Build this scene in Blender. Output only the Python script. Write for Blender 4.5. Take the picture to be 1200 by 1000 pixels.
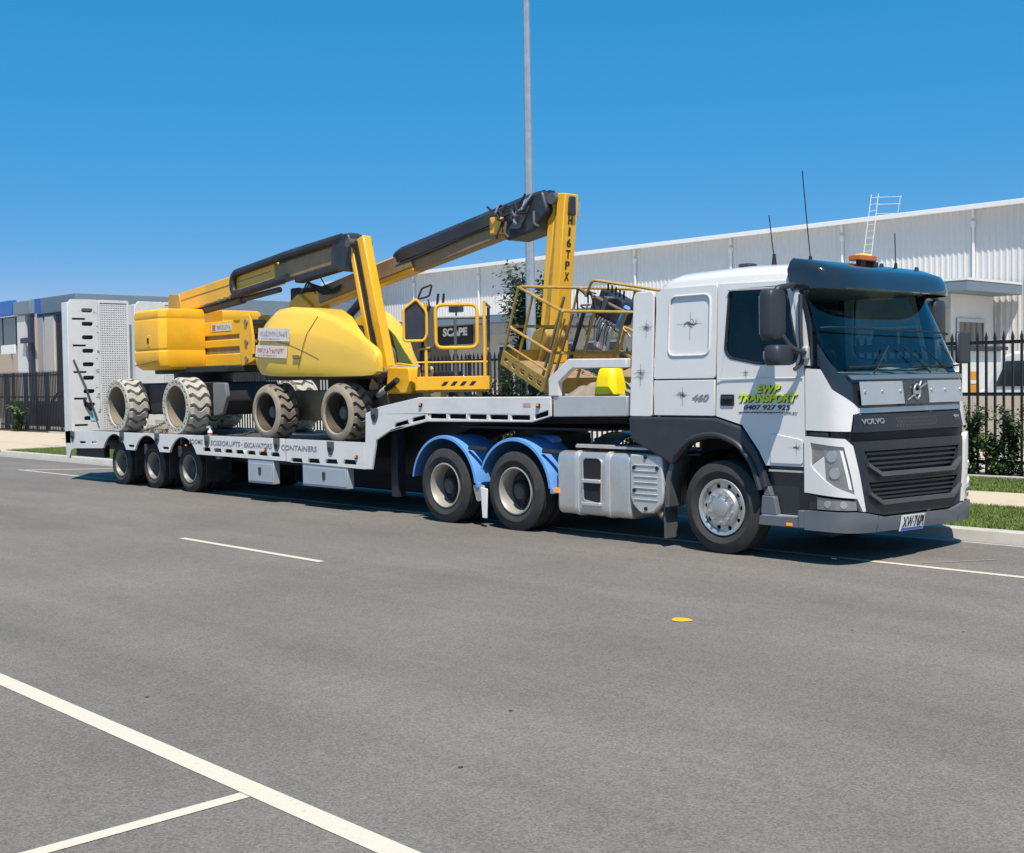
import bpy, bmesh, math, random
import numpy as np
from mathutils import Vector, Matrix, noise
from mathutils.geometry import tessellate_polygon
random.seed(7); rng = np.random.default_rng(7)
R = math.radians
for o in list(bpy.data.objects): bpy.data.objects.remove(o)
scn = bpy.context.scene
C = scn.collection

# ------------------------------------------------------------------ camera
cd = bpy.data.cameras.new('camera'); cam = bpy.data.objects.new('camera', cd); C.objects.link(cam); scn.camera = cam
cd.sensor_fit = 'HORIZONTAL'; cd.sensor_width = 36; cd.lens = 36 * 1439.32 / 1200
cd.clip_start = .1; cd.clip_end = 3000
_p, _r, _y = R(2.1138), R(0.8851), R(43.1927)
_f0 = Vector((-math.cos(_y), math.sin(_y), 0)); _r0 = Vector((math.sin(_y), math.cos(_y), 0)); _u0 = Vector((0, 0, 1))
_f = _f0 * math.cos(_p) - _u0 * math.sin(_p); _u = _u0 * math.cos(_p) + _f0 * math.sin(_p)
_rt = _r0 * math.cos(_r) - _u * math.sin(_r); _up = _u * math.cos(_r) + _r0 * math.sin(_r)
m3 = Matrix((_rt, _up, -_f)).transposed()
cam.matrix_world = Matrix.Translation((8.008, -11.775, 1.880)) @ m3.to_4x4()

# ------------------------------------------------------------------ light
SUN = Vector((.42, -.325, .95)).normalized()
elev = math.asin(SUN.z); azim = math.atan2(SUN.x, SUN.y)
wd = bpy.data.worlds.new('World'); scn.world = wd; wd.use_nodes = True
nt = wd.node_tree; bg = nt.nodes['Background']
sk = nt.nodes.new('ShaderNodeTexSky'); sk.sky_type = 'NISHITA'; sk.sun_disc = False
sk.sun_elevation = elev; sk.sun_rotation = azim; sk.altitude = 0; sk.air_density = 1.0; sk.dust_density = .1; sk.ozone_density = 4.0
sp_ = nt.nodes.new('ShaderNodeSeparateColor'); sp_.mode = 'HSV'; cm_ = nt.nodes.new('ShaderNodeCombineColor'); cm_.mode = 'HSV'     # deepen the blue and even out the sky as a phone camera does
def wm_(op, a, b):
    n = nt.nodes.new('ShaderNodeMath'); n.operation = op
    for k, v in enumerate((a, b)):
        if isinstance(v, (int, float)): n.inputs[k].default_value = v
        else: nt.links.new(v, n.inputs[k])
    return n.outputs[0]
nt.links.new(sk.outputs[0], sp_.inputs[0]); cm_.inputs[0].default_value = .596
nt.links.new(wm_('SUBTRACT', 1, wm_('POWER', wm_('SUBTRACT', 1, sp_.outputs[1]), 2.6)), cm_.inputs[1])
nt.links.new(wm_('MULTIPLY', wm_('POWER', sp_.outputs[2], .45), 2.5), cm_.inputs[2]); nt.links.new(cm_.outputs[0], bg.inputs[0])
bg.inputs[1].default_value = .1
ld = bpy.data.lights.new('sun', 'SUN'); sun = bpy.data.objects.new('sun', ld); C.objects.link(sun)
ld.energy = 4.6; ld.angle = R(.53); ld.color = (1, .905, .785)
sun.rotation_euler = (-SUN).to_track_quat('-Z', 'Y').to_euler(); sun.location = (0, 0, 40)
scn.view_settings.view_transform = 'Standard'; scn.view_settings.look = 'None'
scn.view_settings.exposure = .35; scn.view_settings.gamma = 1
scn.render.engine = 'CYCLES'

# ------------------------------------------------------------------ materials
MATS = {}
def mat(name, col, rough=.5, metal=0, var=.08, vs=3, bump=0, bs=60, dirt=0, dcol=(.16, .12, .08), ds=2.5, coat=0, spec=.5, emit=None, es=0, col2=None):
    if name in MATS: return MATS[name]
    m = bpy.data.materials.new(name); m.use_nodes = True; t = m.node_tree; b = t.nodes['Principled BSDF']
    N = t.nodes.new; L = t.links.new
    tc = N('ShaderNodeTexCoord')
    nz = N('ShaderNodeTexNoise'); nz.inputs['Scale'].default_value = vs; nz.inputs['Detail'].default_value = 6; nz.inputs['Roughness'].default_value = .65
    L(tc.outputs['Object'], nz.inputs['Vector'])
    mx = N('ShaderNodeMix'); mx.data_type = 'RGBA'
    a = [max(0, c * (1 - var)) for c in col]; c2 = [min(1, c * (1 + var)) for c in (col2 or col)]
    mx.inputs[6].default_value = (*a, 1); mx.inputs[7].default_value = (*c2, 1)
    rp = N('ShaderNodeMapRange'); rp.inputs[1].default_value = .3; rp.inputs[2].default_value = .7
    L(nz.outputs[0], rp.inputs[0]); L(rp.outputs[0], mx.inputs[0])
    out = mx.outputs[2]
    if dirt:
        n2 = N('ShaderNodeTexNoise'); n2.inputs['Scale'].default_value = ds; n2.inputs['Detail'].default_value = 10; n2.inputs['Roughness'].default_value = .75
        L(tc.outputs['Object'], n2.inputs['Vector'])
        r2 = N('ShaderNodeMapRange'); r2.inputs[1].default_value = .5; r2.inputs[2].default_value = .75; r2.inputs[4].default_value = dirt
        L(n2.outputs[0], r2.inputs[0])
        m2 = N('ShaderNodeMix'); m2.data_type = 'RGBA'; L(r2.outputs[0], m2.inputs[0]); L(out, m2.inputs[6]); m2.inputs[7].default_value = (*dcol, 1)
        out = m2.outputs[2]
    L(out, b.inputs['Base Color'])
    rr = N('ShaderNodeMapRange'); rr.inputs[3].default_value = max(0, rough - .07); rr.inputs[4].default_value = min(1, rough + .1); L(nz.outputs[0], rr.inputs[0]); L(rr.outputs[0], b.inputs['Roughness'])
    b.inputs['Metallic'].default_value = metal; b.inputs['Coat Weight'].default_value = coat; b.inputs['Coat Roughness'].default_value = .05
    b.inputs['Specular IOR Level'].default_value = spec
    if bump:
        n3 = N('ShaderNodeTexNoise'); n3.inputs['Scale'].default_value = bs; n3.inputs['Detail'].default_value = 4; L(tc.outputs['Object'], n3.inputs['Vector'])
        bp = N('ShaderNodeBump'); bp.inputs['Strength'].default_value = bump; bp.inputs['Distance'].default_value = .02; L(n3.outputs[0], bp.inputs['Height']); L(bp.outputs[0], b.inputs['Normal'])
    if emit: b.inputs['Emission Color'].default_value = (*emit, 1); b.inputs['Emission Strength'].default_value = es
    MATS[name] = m; return m

def glass_mat(name, col, rough=.02, alpha=.5):
    m = bpy.data.materials.new(name); m.use_nodes = True; t = m.node_tree; N = t.nodes.new; L = t.links.new
    t.nodes.remove(t.nodes['Principled BSDF']); out = t.nodes['Material Output']
    tr = N('ShaderNodeBsdfTransparent'); tr.inputs[0].default_value = (*col, 1)
    gl = N('ShaderNodeBsdfGlossy'); gl.inputs['Roughness'].default_value = rough; gl.inputs[0].default_value = (1, 1, 1, 1)
    ge = N('ShaderNodeNewGeometry'); dt = N('ShaderNodeVectorMath'); dt.operation = 'DOT_PRODUCT'; L(ge.outputs['Incoming'], dt.inputs[0]); L(ge.outputs['Normal'], dt.inputs[1])
    def mth(op, a, v=None, rev=False):
        n = N('ShaderNodeMath'); n.operation = op; k = 1 if rev else 0; L(a, n.inputs[k])
        if v is not None: n.inputs[1 - k].default_value = v
        return n.outputs[0]
    fr = mth('ADD', mth('MULTIPLY', mth('POWER', mth('SUBTRACT', mth('ABSOLUTE', dt.outputs['Value']), 1, True), 5), .9), .035)
    mx = N('ShaderNodeMixShader'); L(fr, mx.inputs[0]); L(tr.outputs[0], mx.inputs[1]); L(gl.outputs[0], mx.inputs[2]); L(mx.outputs[0], out.inputs[0])
    return m

WHITE = mat('white_cab_paint', (.70, .695, .68), .3, var=.03, vs=1.2, dirt=.12, dcol=(.5, .46, .40), ds=1.8, coat=.6)
TWHITE = mat('white_trailer_paint', (.71, .705, .685), .42, var=.05, vs=2, dirt=.3, dcol=(.36, .33, .28), ds=3, coat=.2)
GREY = mat('charcoal_plastic', (.03, .035, .043), .45, var=.1, vs=4, dirt=.15, dcol=(.14, .13, .12), bump=.03, bs=200)
BUMPER = mat('grey_bumper_plastic', (.125, .14, .16), .42, var=.06, vs=2, dirt=.12, dcol=(.22, .2, .17), bump=.02, bs=200)
GRILLE = mat('black_grille_plastic', (.019, .022, .028), .42, var=.1, dirt=.2, dcol=(.08, .075, .07))
BLACK = mat('black_matt', (.012, .013, .016), .6, var=.1)
CHASS = mat('dark_chassis', (.018, .02, .025), .55, var=.2, dirt=.3, dcol=(.06, .05, .045))
RUBBER = mat('tyre_rubber', (.032, .031, .031), .75, var=.2, vs=5, dirt=.55, dcol=(.10, .093, .084), ds=4, bump=.1, bs=50)
CHROME = mat('polished_alloy', (.62, .61, .59), .42, .8, var=.08, vs=6, dirt=.3, dcol=(.3, .27, .23))
ALU = mat('dull_aluminium', (.58, .58, .57), .4, .4, var=.1, vs=5, dirt=.3, dcol=(.36, .33, .29))
TANK = mat('brushed_tank_aluminium', (.66, .65, .63), .36, .7, var=.07, vs=3, dirt=.35, dcol=(.38, .35, .30), ds=2)
RIM = mat('dusty_steel_rim', (.40, .38, .345), .45, .3, var=.12, vs=5, dirt=.35, dcol=(.2, .17, .13))
DRIM = mat('shaded_trailer_rim', (.27, .255, .23), .5, .2, var=.15, vs=5, dirt=.5, dcol=(.10, .09, .08))  # rim steel with the shade under the deck put into its colour
BLUE = mat('blue_fender_plastic', (.12, .31, .66), .35, var=.08, vs=3, dirt=.25, dcol=(.25, .3, .38), coat=.2)
YEL = mat('yellow_paint', (.88, .46, .02), .4, var=.07, vs=2.5, dirt=.28, dcol=(.42, .27, .06), ds=2.2, coat=.15)
YEL2 = mat('pale_yellow_cowl', (.92, .57, .06), .35, var=.05, vs=1.5, dirt=.2, dcol=(.5, .36, .1), ds=1.5, coat=.25)
YELD = mat('worn_yellow_paint', (.46, .29, .06), .55, var=.2, vs=5, dirt=.75, dcol=(.20, .13, .08), ds=6, bump=.1, bs=40)
BOOMB = mat('black_boom_plastic', (.025, .03, .042), .45, var=.2, vs=4, dirt=.4, dcol=(.11, .1, .09))
BRONZE = mat('bare_boom_steel', (.30, .22, .13), .5, .3, var=.2, vs=4, dirt=.5, dcol=(.12, .09, .06), ds=5)
STIRE = mat('dusty_grey_tyre', (.47, .45, .39), .85, var=.12, vs=6, dirt=.55, dcol=(.17, .15, .12), ds=5, bump=.15, bs=30)
BTIRE = mat('dusty_brown_tyre', (.21, .185, .15), .85, var=.15, vs=6, dirt=.5, dcol=(.08, .07, .06), ds=5, bump=.15, bs=30)
SWALL = mat('tan_sidewall', (.33, .28, .21), .85, var=.15, vs=6, dirt=.5, dcol=(.14, .12, .09), ds=5, bump=.1, bs=30)
BROWNR = mat('dark_brown_rim', (.07, .055, .04), .6, var=.2, dirt=.4, dcol=(.16, .13, .09))
TANR = mat('tan_rim_paint', (.22, .185, .135), .6, var=.12, vs=5, dirt=.5, dcol=(.13, .1, .07))
DGREY = mat('grey_machine_steel', (.10, .11, .115), .5, .2, var=.15, dirt=.3, dcol=(.2, .18, .15))
TRAY = mat('grey_tray_steel', (.17, .18, .18), .5, .1, var=.1, dirt=.2)
DECK = mat('worn_deck_steel', (.10, .095, .09), .6, .3, var=.25, vs=3, dirt=.5, dcol=(.25, .2, .15), bump=.1, bs=30)
WOOD = mat('weathered_wood', (.30, .20, .11), .8, var=.25, vs=5, dirt=.4, dcol=(.13, .08, .04), bump=.2, bs=20)
BLUEBOX = mat('grey_blue_toolbox', (.40, .45, .50), .4, .2, var=.06, dirt=.2, dcol=(.3, .28, .25))
ORANGE = mat('orange_lens', (.9, .28, .01), .25, var=.05, emit=(1, .35, .02), es=.25)
AMBER = mat('lit_amber_beacon', (.9, .3, .02), .15, var=.05, emit=(1, .42, .05), es=1.6)
AMBERD = mat('amber_beacon_lens', (.55, .13, .01), .15, var=.05, coat=.5)
LENS = mat('clear_lamp_lens', (.30, .315, .325), .15, .5, var=.2, vs=6, coat=1)
GBAR = mat('grey_grille_bar', (.075, .082, .092), .4, var=.08)
GMESH = mat('brown_grille_mesh', (.07, .055, .05), .6)
EMBL = mat('emblem_silver', (.42, .43, .44), .3, .6)
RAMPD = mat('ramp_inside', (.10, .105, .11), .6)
MESHB = mat('mesh_backing', (.40, .41, .41), .6)
VISOR = mat('smoked_visor', (.014, .018, .026), .1, var=.05, coat=1)
STONE = mat('dull_stainless', (.44, .46, .48), .35, .35, var=.05, vs=2)
BADGEB = mat('dark_badge_panel', (.02, .026, .036), .2, coat=.5)
BLUETRIM = mat('blue_grey_trim', (.12, .17, .22), .3, coat=.5)
YPLASTIC = mat('bright_yellow_plastic', (.85, .68, .0), .4, var=.03)
LIME = mat('lime_decal', (.72, .80, .03), .4, var=.02)
DECAL = mat('black_decal', (.02, .02, .025), .5)
DECALS = mat('faded_black_decal', (.14, .14, .145), .5)
DECALG = mat('grey_decal', (.25, .26, .27), .5)
DGRAY2 = mat('silver_decal', (.62, .63, .64), .35, .4)
PLATEW = mat('plate_white', (.8, .8, .78), .4, var=.02)
PLATEB = mat('plate_blue', (.08, .16, .55), .4)
STICKER = mat('white_sticker', (.66, .62, .58), .6, var=.1, vs=8, dirt=.25, dcol=(.5, .4, .25))
STICKR = mat('faded_red_print', (.42, .16, .13), .6)
INT = mat('cab_interior', (.11, .11, .105), .7, var=.2)
INT2 = mat('cab_interior_light', (.30, .31, .31), .8, var=.1)
DASH = mat('grey_dash', (.30, .295, .28), .8, var=.1)
PAPER = mat('paper', (.7, .5, .48), .7)
GLASS = glass_mat('tinted_glass', (.70, .80, .80))
GLASSD = glass_mat('dark_side_glass', (.42, .52, .56))
GALV = mat('galvanised_steel', (.42, .46, .50), .4, .5, var=.1, vs=5)
FENCE = mat('black_fence_paint', (.016, .017, .02), .4, var=.1)
CONC = mat('kerb_concrete', (.47, .45, .41), .85, var=.1, vs=3, dirt=.3, dcol=(.25, .23, .2), bump=.1, bs=120)
PATH = mat('path_concrete', (.56, .46, .33), .85, var=.08, vs=2, dirt=.2, dcol=(.4, .34, .25), bump=.08, bs=120)
GUTTER = mat('gutter_concrete', (.30, .285, .26), .85, var=.12, vs=3, dirt=.35, dcol=(.17, .16, .15), bump=.1, bs=120)
SOIL = mat('mulch_soil', (.06, .042, .028), .95, var=.35, vs=25, bump=.5, bs=40)
TURF = mat('turf_base', (.085, .13, .03), .95, var=.3, vs=12, bump=.3, bs=60)
LEAFG = mat('grass_blade', (.12, .19, .035), .7, var=.3, vs=4, col2=(.17, .22, .05))
CLAD = mat('white_cladding', (.60, .595, .58), .45, var=.02, vs=.6, dirt=.06, dcol=(.5, .5, .48), ds=.4)
FASCIA = mat('white_fascia', (.74, .74, .73), .4, var=.02)
PRECAST = mat('beige_precast', (.50, .43, .34), .8, var=.07, vs=.7, dirt=.15, dcol=(.36, .31, .25), bump=.06, bs=30)
PRECG = mat('grey_precast', (.40, .42, .45), .8, var=.06, vs=.7)
BROWNW = mat('brown_panel', (.16, .12, .09), .7, var=.1, vs=1)
ROOFM = mat('roof_sheet', (.55, .56, .57), .5, .2)
WINM = mat('dark_window', (.02, .027, .035), .08, var=.3, vs=.4, coat=.8)
FRAMEW = mat('window_frame', (.55, .57, .58), .4)
BLUEP = mat('blue_panel', (.03, .13, .42), .4)
GREYB = mat('blue_grey_panel', (.16, .21, .26), .5, var=.05)
NAVY = mat('navy_panel', (.02, .03, .055), .45)
TAN = mat('tan_wall', (.42, .33, .25), .8, var=.05, vs=.6)
HARD = mat('hardstand_concrete', (.50, .44, .36), .85, var=.07, vs=.5, dirt=.2, dcol=(.38, .33, .27), ds=.4)
BARK = mat('bark', (.10, .07, .05), .9, var=.25, bump=.4, bs=30)
LEAF = mat('dark_leaf', (.028, .055, .018), .5, var=.35, vs=3, col2=(.05, .085, .025))
LEAF2 = mat('mid_leaf', (.06, .10, .03), .5, var=.35, vs=3, col2=(.10, .14, .04))

def road_mat():
    m = bpy.data.materials.new('asphalt'); m.use_nodes = True; t = m.node_tree; b = t.nodes['Principled BSDF']; N = t.nodes.new; L = t.links.new
    tc = N('ShaderNodeTexCoord')
    def nz(s, d=4, r=.6, vec=None):
        n = N('ShaderNodeTexNoise'); n.inputs['Scale'].default_value = s; n.inputs['Detail'].default_value = d; n.inputs['Roughness'].default_value = r
        L(vec or tc.outputs['Object'], n.inputs['Vector']); return n.outputs[0]
    def rng_(x, a, b_, c, d):
        n = N('ShaderNodeMapRange'); n.inputs[1].default_value = a; n.inputs[2].default_value = b_; n.inputs[3].default_value = c; n.inputs[4].default_value = d; L(x, n.inputs[0]); return n.outputs[0]
    def mul(a, b_):
        n = N('ShaderNodeMath'); n.operation = 'MULTIPLY'; L(a, n.inputs[0]); L(b_, n.inputs[1]); return n.outputs[0]
    mp = N('ShaderNodeMapping'); mp.inputs['Scale'].default_value = (.12, 1, 1); L(tc.outputs['Object'], mp.inputs['Vector'])
    big = rng_(nz(.35, 5), .3, .7, .87, 1.10)
    strk = rng_(nz(.9, 5, .6, mp.outputs[0]), .3, .7, .86, 1.12)      # wheel-path streaks along the lane
    med = rng_(nz(7, 6, .7), .3, .7, .93, 1.07)
    vo = N('ShaderNodeTexVoronoi'); vo.inputs['Scale'].default_value = 95; L(tc.outputs['Object'], vo.inputs['Vector'])
    sep = N('ShaderNodeSeparateColor'); L(vo.outputs['Color'], sep.inputs[0])
    stone = rng_(sep.outputs[0], 0, 1, .76, 1.26)
    fine = rng_(nz(240, 2), .3, .7, .9, 1.1)
    k = mul(mul(mul(big, strk), mul(med, stone)), fine)
    mx = N('ShaderNodeMix'); mx.data_type = 'RGBA'; mx.blend_type = 'MULTIPLY'; mx.inputs[0].default_value = 1; mx.inputs[6].default_value = (.178, .163, .145, 1)
    cb = N('ShaderNodeCombineColor'); [L(k, cb.inputs[i]) for i in range(3)]; L(cb.outputs[0], mx.inputs[7])
    # scattered pale patches and small dark oil spots
    sp = rng_(nz(2.6, 8, .8), .66, .76, 0, .35)
    m2 = N('ShaderNodeMix'); m2.data_type = 'RGBA'; L(sp, m2.inputs[0]); L(mx.outputs[2], m2.inputs[6]); m2.inputs[7].default_value = (.23, .215, .19, 1)
    oil = rng_(nz(3.3, 3, .5), .28, .23, 0, .55)
    m4 = N('ShaderNodeMix'); m4.data_type = 'RGBA'; L(oil, m4.inputs[0]); L(m2.outputs[2], m4.inputs[6]); m4.inputs[7].default_value = (.04, .038, .036, 1)
    L(m4.outputs[2], b.inputs['Base Color']); b.inputs['Roughness'].default_value = .85; b.inputs['Specular IOR Level'].default_value = .35
    bp = N('ShaderNodeBump'); bp.inputs['Strength'].default_value = .5; bp.inputs['Distance'].default_value = .006
    L(vo.outputs['Distance'], bp.inputs['Height']); L(bp.outputs[0], b.inputs['Normal'])
    return m
ROAD = road_mat()

def paint_mat(name='road_paint', col=(.62, .57, .455)):
    m = bpy.data.materials.new(name); m.use_nodes = True; t = m.node_tree; b = t.nodes['Principled BSDF']; N = t.nodes.new; L = t.links.new
    tc = N('ShaderNodeTexCoord'); n = N('ShaderNodeTexNoise'); n.inputs['Scale'].default_value = 28; n.inputs['Detail'].default_value = 8; n.inputs['Roughness'].default_value = .75
    L(tc.outputs['Object'], n.inputs['Vector'])
    r = N('ShaderNodeMapRange'); r.inputs[1].default_value = .26; r.inputs[2].default_value = .44; L(n.outputs[0], r.inputs[0])
    mx = N('ShaderNodeMix'); mx.data_type = 'RGBA'; mx.inputs[6].default_value = (.42, .385, .32, 1); mx.inputs[7].default_value = (*col, 1); L(r.outputs[0], mx.inputs[0])
    L(mx.outputs[2], b.inputs['Base Color']); b.inputs['Roughness'].default_value = .7
    return m
OIL = mat('oil_drip', (.05, .047, .044), .6); FAINT = paint_mat('faint_road_paint', (.30, .28, .24)); PAINT = paint_mat(); PAINTY = paint_mat('yellow_road_paint', (.75, .42, .02))

# ------------------------------------------------------------------ mesh helpers
WMX = {}
def link(o, parent=None, wm=None):
    C.objects.link(o); wm = wm or Matrix()
    if parent is not None:
        o.parent = parent; o.matrix_parent_inverse = WMX[parent].inverted()
    o.matrix_basis = wm; WMX[o] = wm.copy(); return o
def tag(o, label, cat=None, group=None, kind=None):
    if label: o['label'] = label
    if cat: o['category'] = cat
    if group: o['group'] = group
    if kind: o['kind'] = kind
    return o
def thing(name, label, cat, loc=(0, 0, 0), group=None):
    o = bpy.data.objects.new(name, None); o.empty_display_size = .2
    link(o, None, Matrix.Translation(loc)); return tag(o, label, cat, group)
def dup(o, M, parent=None):
    c = o.copy(); link(c, parent, M @ WMX[o])
    for ch in [x for x in o.children]: dup(ch, M, c)
    return c

class MB:
    def __init__(s): s.v = []; s.f = []
    def add(s, vs, fs, M=None):
        b = len(s.v); s.v += [tuple(M @ Vector(v)) if M else tuple(v) for v in vs]; s.f += [tuple(i + b for i in f) for f in fs]; return s
    def box(s, x0, x1, y0, y1, z0, z1, M=None):
        return s.add([(x0, y0, z0), (x1, y0, z0), (x1, y1, z0), (x0, y1, z0), (x0, y0, z1), (x1, y0, z1), (x1, y1, z1), (x0, y1, z1)],
                     [(0, 3, 2, 1), (4, 5, 6, 7), (0, 1, 5, 4), (1, 2, 6, 5), (2, 3, 7, 6), (3, 0, 4, 7)], M)
    def plate(s, outer, a, b, ax='y', holes=(), M=None):
        polys = [list(outer)] + [list(h) for h in holes]
        flat = [p for q in polys for p in q]; n = len(flat)
        def P(p, t): return (p[0], t, p[1]) if ax == 'y' else ((t, p[0], p[1]) if ax == 'x' else (p[0], p[1], t))
        vs = [P(p, a) for p in flat] + [P(p, b) for p in flat]
        if holes: tris = [tuple(t) for t in tessellate_polygon([[Vector((p[0], p[1], 0)) for p in q] for q in polys])]
        else: tris = [tuple(range(n))]
        fs = list(tris) + [tuple(i + n for i in reversed(t)) for t in tris]
        k = 0
        for q in polys:
            m = len(q)
            for i in range(m):
                j = (i + 1) % m; fs.append((k + i, k + j, k + j + n, k + i + n))
            k += m
        return s.add(vs, fs, M)
    def cyl(s, p0, p1, r0, r1=None, n=14, caps=True, M=None):
        r1 = r0 if r1 is None else r1
        p0 = Vector(p0); p1 = Vector(p1); d = (p1 - p0).normalized(); a = d.orthogonal().normalized(); b = d.cross(a)
        vs = []; fs = []
        for p, r in ((p0, r0), (p1, r1)):
            for i in range(n):
                t = 2 * math.pi * i / n; vs.append(p + (a * math.cos(t) + b * math.sin(t)) * r)
        for i in range(n): j = (i + 1) % n; fs.append((i, j, n + j, n + i))
        if caps: fs += [tuple(range(n - 1, -1, -1)), tuple(range(n, 2 * n))]
        return s.add(vs, fs, M)
    def tube(s, pts, r, n=8, closed=False, M=None, flat=1):
        pts = [Vector(p) for p in pts]; k = len(pts); vs = []; fs = []; prev = None
        for i, p in enumerate(pts):
            a = pts[(i - 1) % k] if (i or closed) else p; c = pts[(i + 1) % k] if (i < k - 1 or closed) else p
            d = (c - a).normalized()
            if prev is None: u = d.orthogonal().normalized()
            else:
                u = prev - d * prev.dot(d); u = u.normalized() if u.length > 1e-6 else d.orthogonal().normalized()
            prev = u; w = d.cross(u)
            for j in range(n):
                t = 2 * math.pi * (j + .5) / n; vs.append(p + (u * math.cos(t) + w * math.sin(t) * flat) * r)
        for i in range(k if closed else k - 1):
            i2 = (i + 1) % k
            for j in range(n): j2 = (j + 1) % n; fs.append((i * n + j, i * n + j2, i2 * n + j2, i2 * n + j))
        if not closed: fs += [tuple(range(n - 1, -1, -1)), tuple(range((k - 1) * n, k * n))]
        return s.add(vs, fs, M)
    def lathe(s, prof, n=32, M=None, a0=0, a1=2 * math.pi):          # profile (radius, y) about the y axis
        full = abs(a1 - a0 - 2 * math.pi) < 1e-6; m = len(prof); vs = []; fs = []; cnt = n if full else n + 1
        for i in range(cnt):
            t = a0 + (a1 - a0) * i / n
            for r, h in prof: vs.append((r * math.cos(t), h, r * math.sin(t)))
        for i in range(n):
            i2 = (i + 1) % cnt
            for j in range(m - 1): fs.append((i * m + j, i * m + j + 1, i2 * m + j + 1, i2 * m + j))
        return s.add(vs, fs, M)
    def loft(s, secs, cap=True, closed=True, M=None):
        n = len(secs[0]); vs = [p for q in secs for p in q]; fs = []
        for i in range(len(secs) - 1):
            for j in range(n if closed else n - 1): j2 = (j + 1) % n; fs.append((i * n + j, i * n + j2, (i + 1) * n + j2, (i + 1) * n + j))
        if cap: fs += [tuple(range(n)), tuple(range((len(secs) - 1) * n, len(secs) * n))]
        return s.add(vs, fs, M)
    def mesh(s, name, smooth=40):
        me = bpy.data.meshes.new(name); me.from_pydata(s.v, [], s.f)
        bm = bmesh.new(); bm.from_mesh(me); bmesh.ops.remove_doubles(bm, verts=bm.verts, dist=1e-5); bmesh.ops.recalc_face_normals(bm, faces=bm.faces); bm.to_mesh(me); bm.free()
        if smooth: me.polygons.foreach_set('use_smooth', [True] * len(me.polygons)); me.set_sharp_from_angle(angle=R(smooth))
        me.update(); return me
    def build(s, name, m, parent=None, bev=0, smooth=40, wm=None, seg=2, fn=None, label=None, kind=None):
        if fn: s.v = [fn(v) for v in s.v]
        me = s.mesh(name, smooth); me.materials.append(m)
        o = bpy.data.objects.new(name, me); link(o, parent, wm)
        if bev:
            b = o.modifiers.new('bevel', 'BEVEL'); b.width = bev; b.segments = seg; b.limit_method = 'ANGLE'; b.angle_limit = R(35)
        if label: o['label'] = label
        if kind: o['kind'] = kind
        return o
def inst(o, M, parent, name=None):
    c = o.copy(); link(c, parent, M); return c
def T(x, y, z): return Matrix.Translation((x, y, z))
def RX(a): return Matrix.Rotation(R(a), 4, 'X')
def RY(a): return Matrix.Rotation(R(a), 4, 'Y')
def RZ(a): return Matrix.Rotation(R(a), 4, 'Z')
def rnd(pts, r, seg=4, closed=False):
    pts = [Vector(p) for p in pts]; out = []; k = len(pts)
    for i, p in enumerate(pts):
        if not closed and i in (0, k - 1): out.append(p); continue
        a = pts[i - 1] - p; b = pts[(i + 1) % k] - p; d = min(r, a.length * .49, b.length * .49)
        p0 = p + a.normalized() * d; p1 = p + b.normalized() * d
        for j in range(seg + 1): t = j / seg; out.append(p0 * (1 - t) ** 2 + p * 2 * t * (1 - t) + p1 * t * t)
    return out
def rnd2(pts, r, seg=4): return [(p.x, p.y) for p in rnd([(a, b, 0) for a, b in pts], r, seg, True)]
def rect(x0, x1, y0, y1, r=0, seg=3):
    q = [(x0, y0), (x1, y0), (x1, y1), (x0, y1)]
    return rnd2(q, r, seg) if r else q

# lettering is made once, as meshes
TXT = {}
def prep_text(items):
    tmp = []
    for key, body, shear, off in items:
        cu = bpy.data.curves.new('t', 'FONT'); cu.body = body; cu.shear = shear; cu.offset = off; cu.extrude = .004; cu.resolution_u = 3
        o = bpy.data.objects.new('t', cu); C.objects.link(o); tmp.append((key, o, cu))
    dg = bpy.context.evaluated_depsgraph_get(); dg.update()
    for key, o, cu in tmp: TXT[key] = bpy.data.meshes.new_from_object(o.evaluated_get(dg))
    for key, o, cu in tmp: bpy.data.objects.remove(o); bpy.data.curves.remove(cu)
prep_text([('ewp', 'EWP', .25, .045), ('tra', 'TRANSPORT', .25, .045), ('ph', '0407 927 925', .2, .012), ('web', 'www.ewptransport.com.au', .2, .006),
           ('460', '460', .3, .03), ('volvo', 'VOLVO', 0, .012), ('fm', 'FM', 0, .0), ('xw', 'XW\u00b776PI', 0, .0),
           ('b1', 'BOOMS', .12, .006), ('b2', 'SCISSORLIFTS', .12, .006), ('b3', 'EXCAVATORS', .12, .006), ('b4', 'CONTAINERS', .12, .006), ('dot', '-', 0, .01),
           ('scape', 'SCAPE', .05, .05)] + [('c' + c, c, 0, .03) for c in 'H16TPX'])
def text(key, w, h, M, m, parent, name='lettering', fn=None):
    """lettering scaled to w by h, its lower left corner at M's origin, reading along M's x with M's y up and M's z towards the reader"""
    src = TXT[key]; me = src.copy(); co = [v.co.copy() for v in me.vertices]
    x0 = min(c.x for c in co); x1 = max(c.x for c in co); y0 = min(c.y for c in co); y1 = max(c.y for c in co)
    for v, c in zip(me.vertices, co):
        p = Vector(((c.x - x0) / (x1 - x0) * w, (c.y - y0) / (y1 - y0) * h, c.z * .6)); p = M @ p; v.co = fn(p) if fn else p
    me.materials.clear(); me.materials.append(m)
    o = bpy.data.objects.new(name, me); link(o, parent); return o
SIDE = Matrix(((1, 0, 0, 0), (0, 0, -1, 0), (0, 1, 0, 0), (0, 0, 0, 1)))     # reads along +x on a face looking to -y
def side_text(key, x, z, w, h, y, m, parent, fn=None, name='lettering'): return text(key, w, h, T(x, y, z) @ SIDE, m, parent, name, fn)

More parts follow.
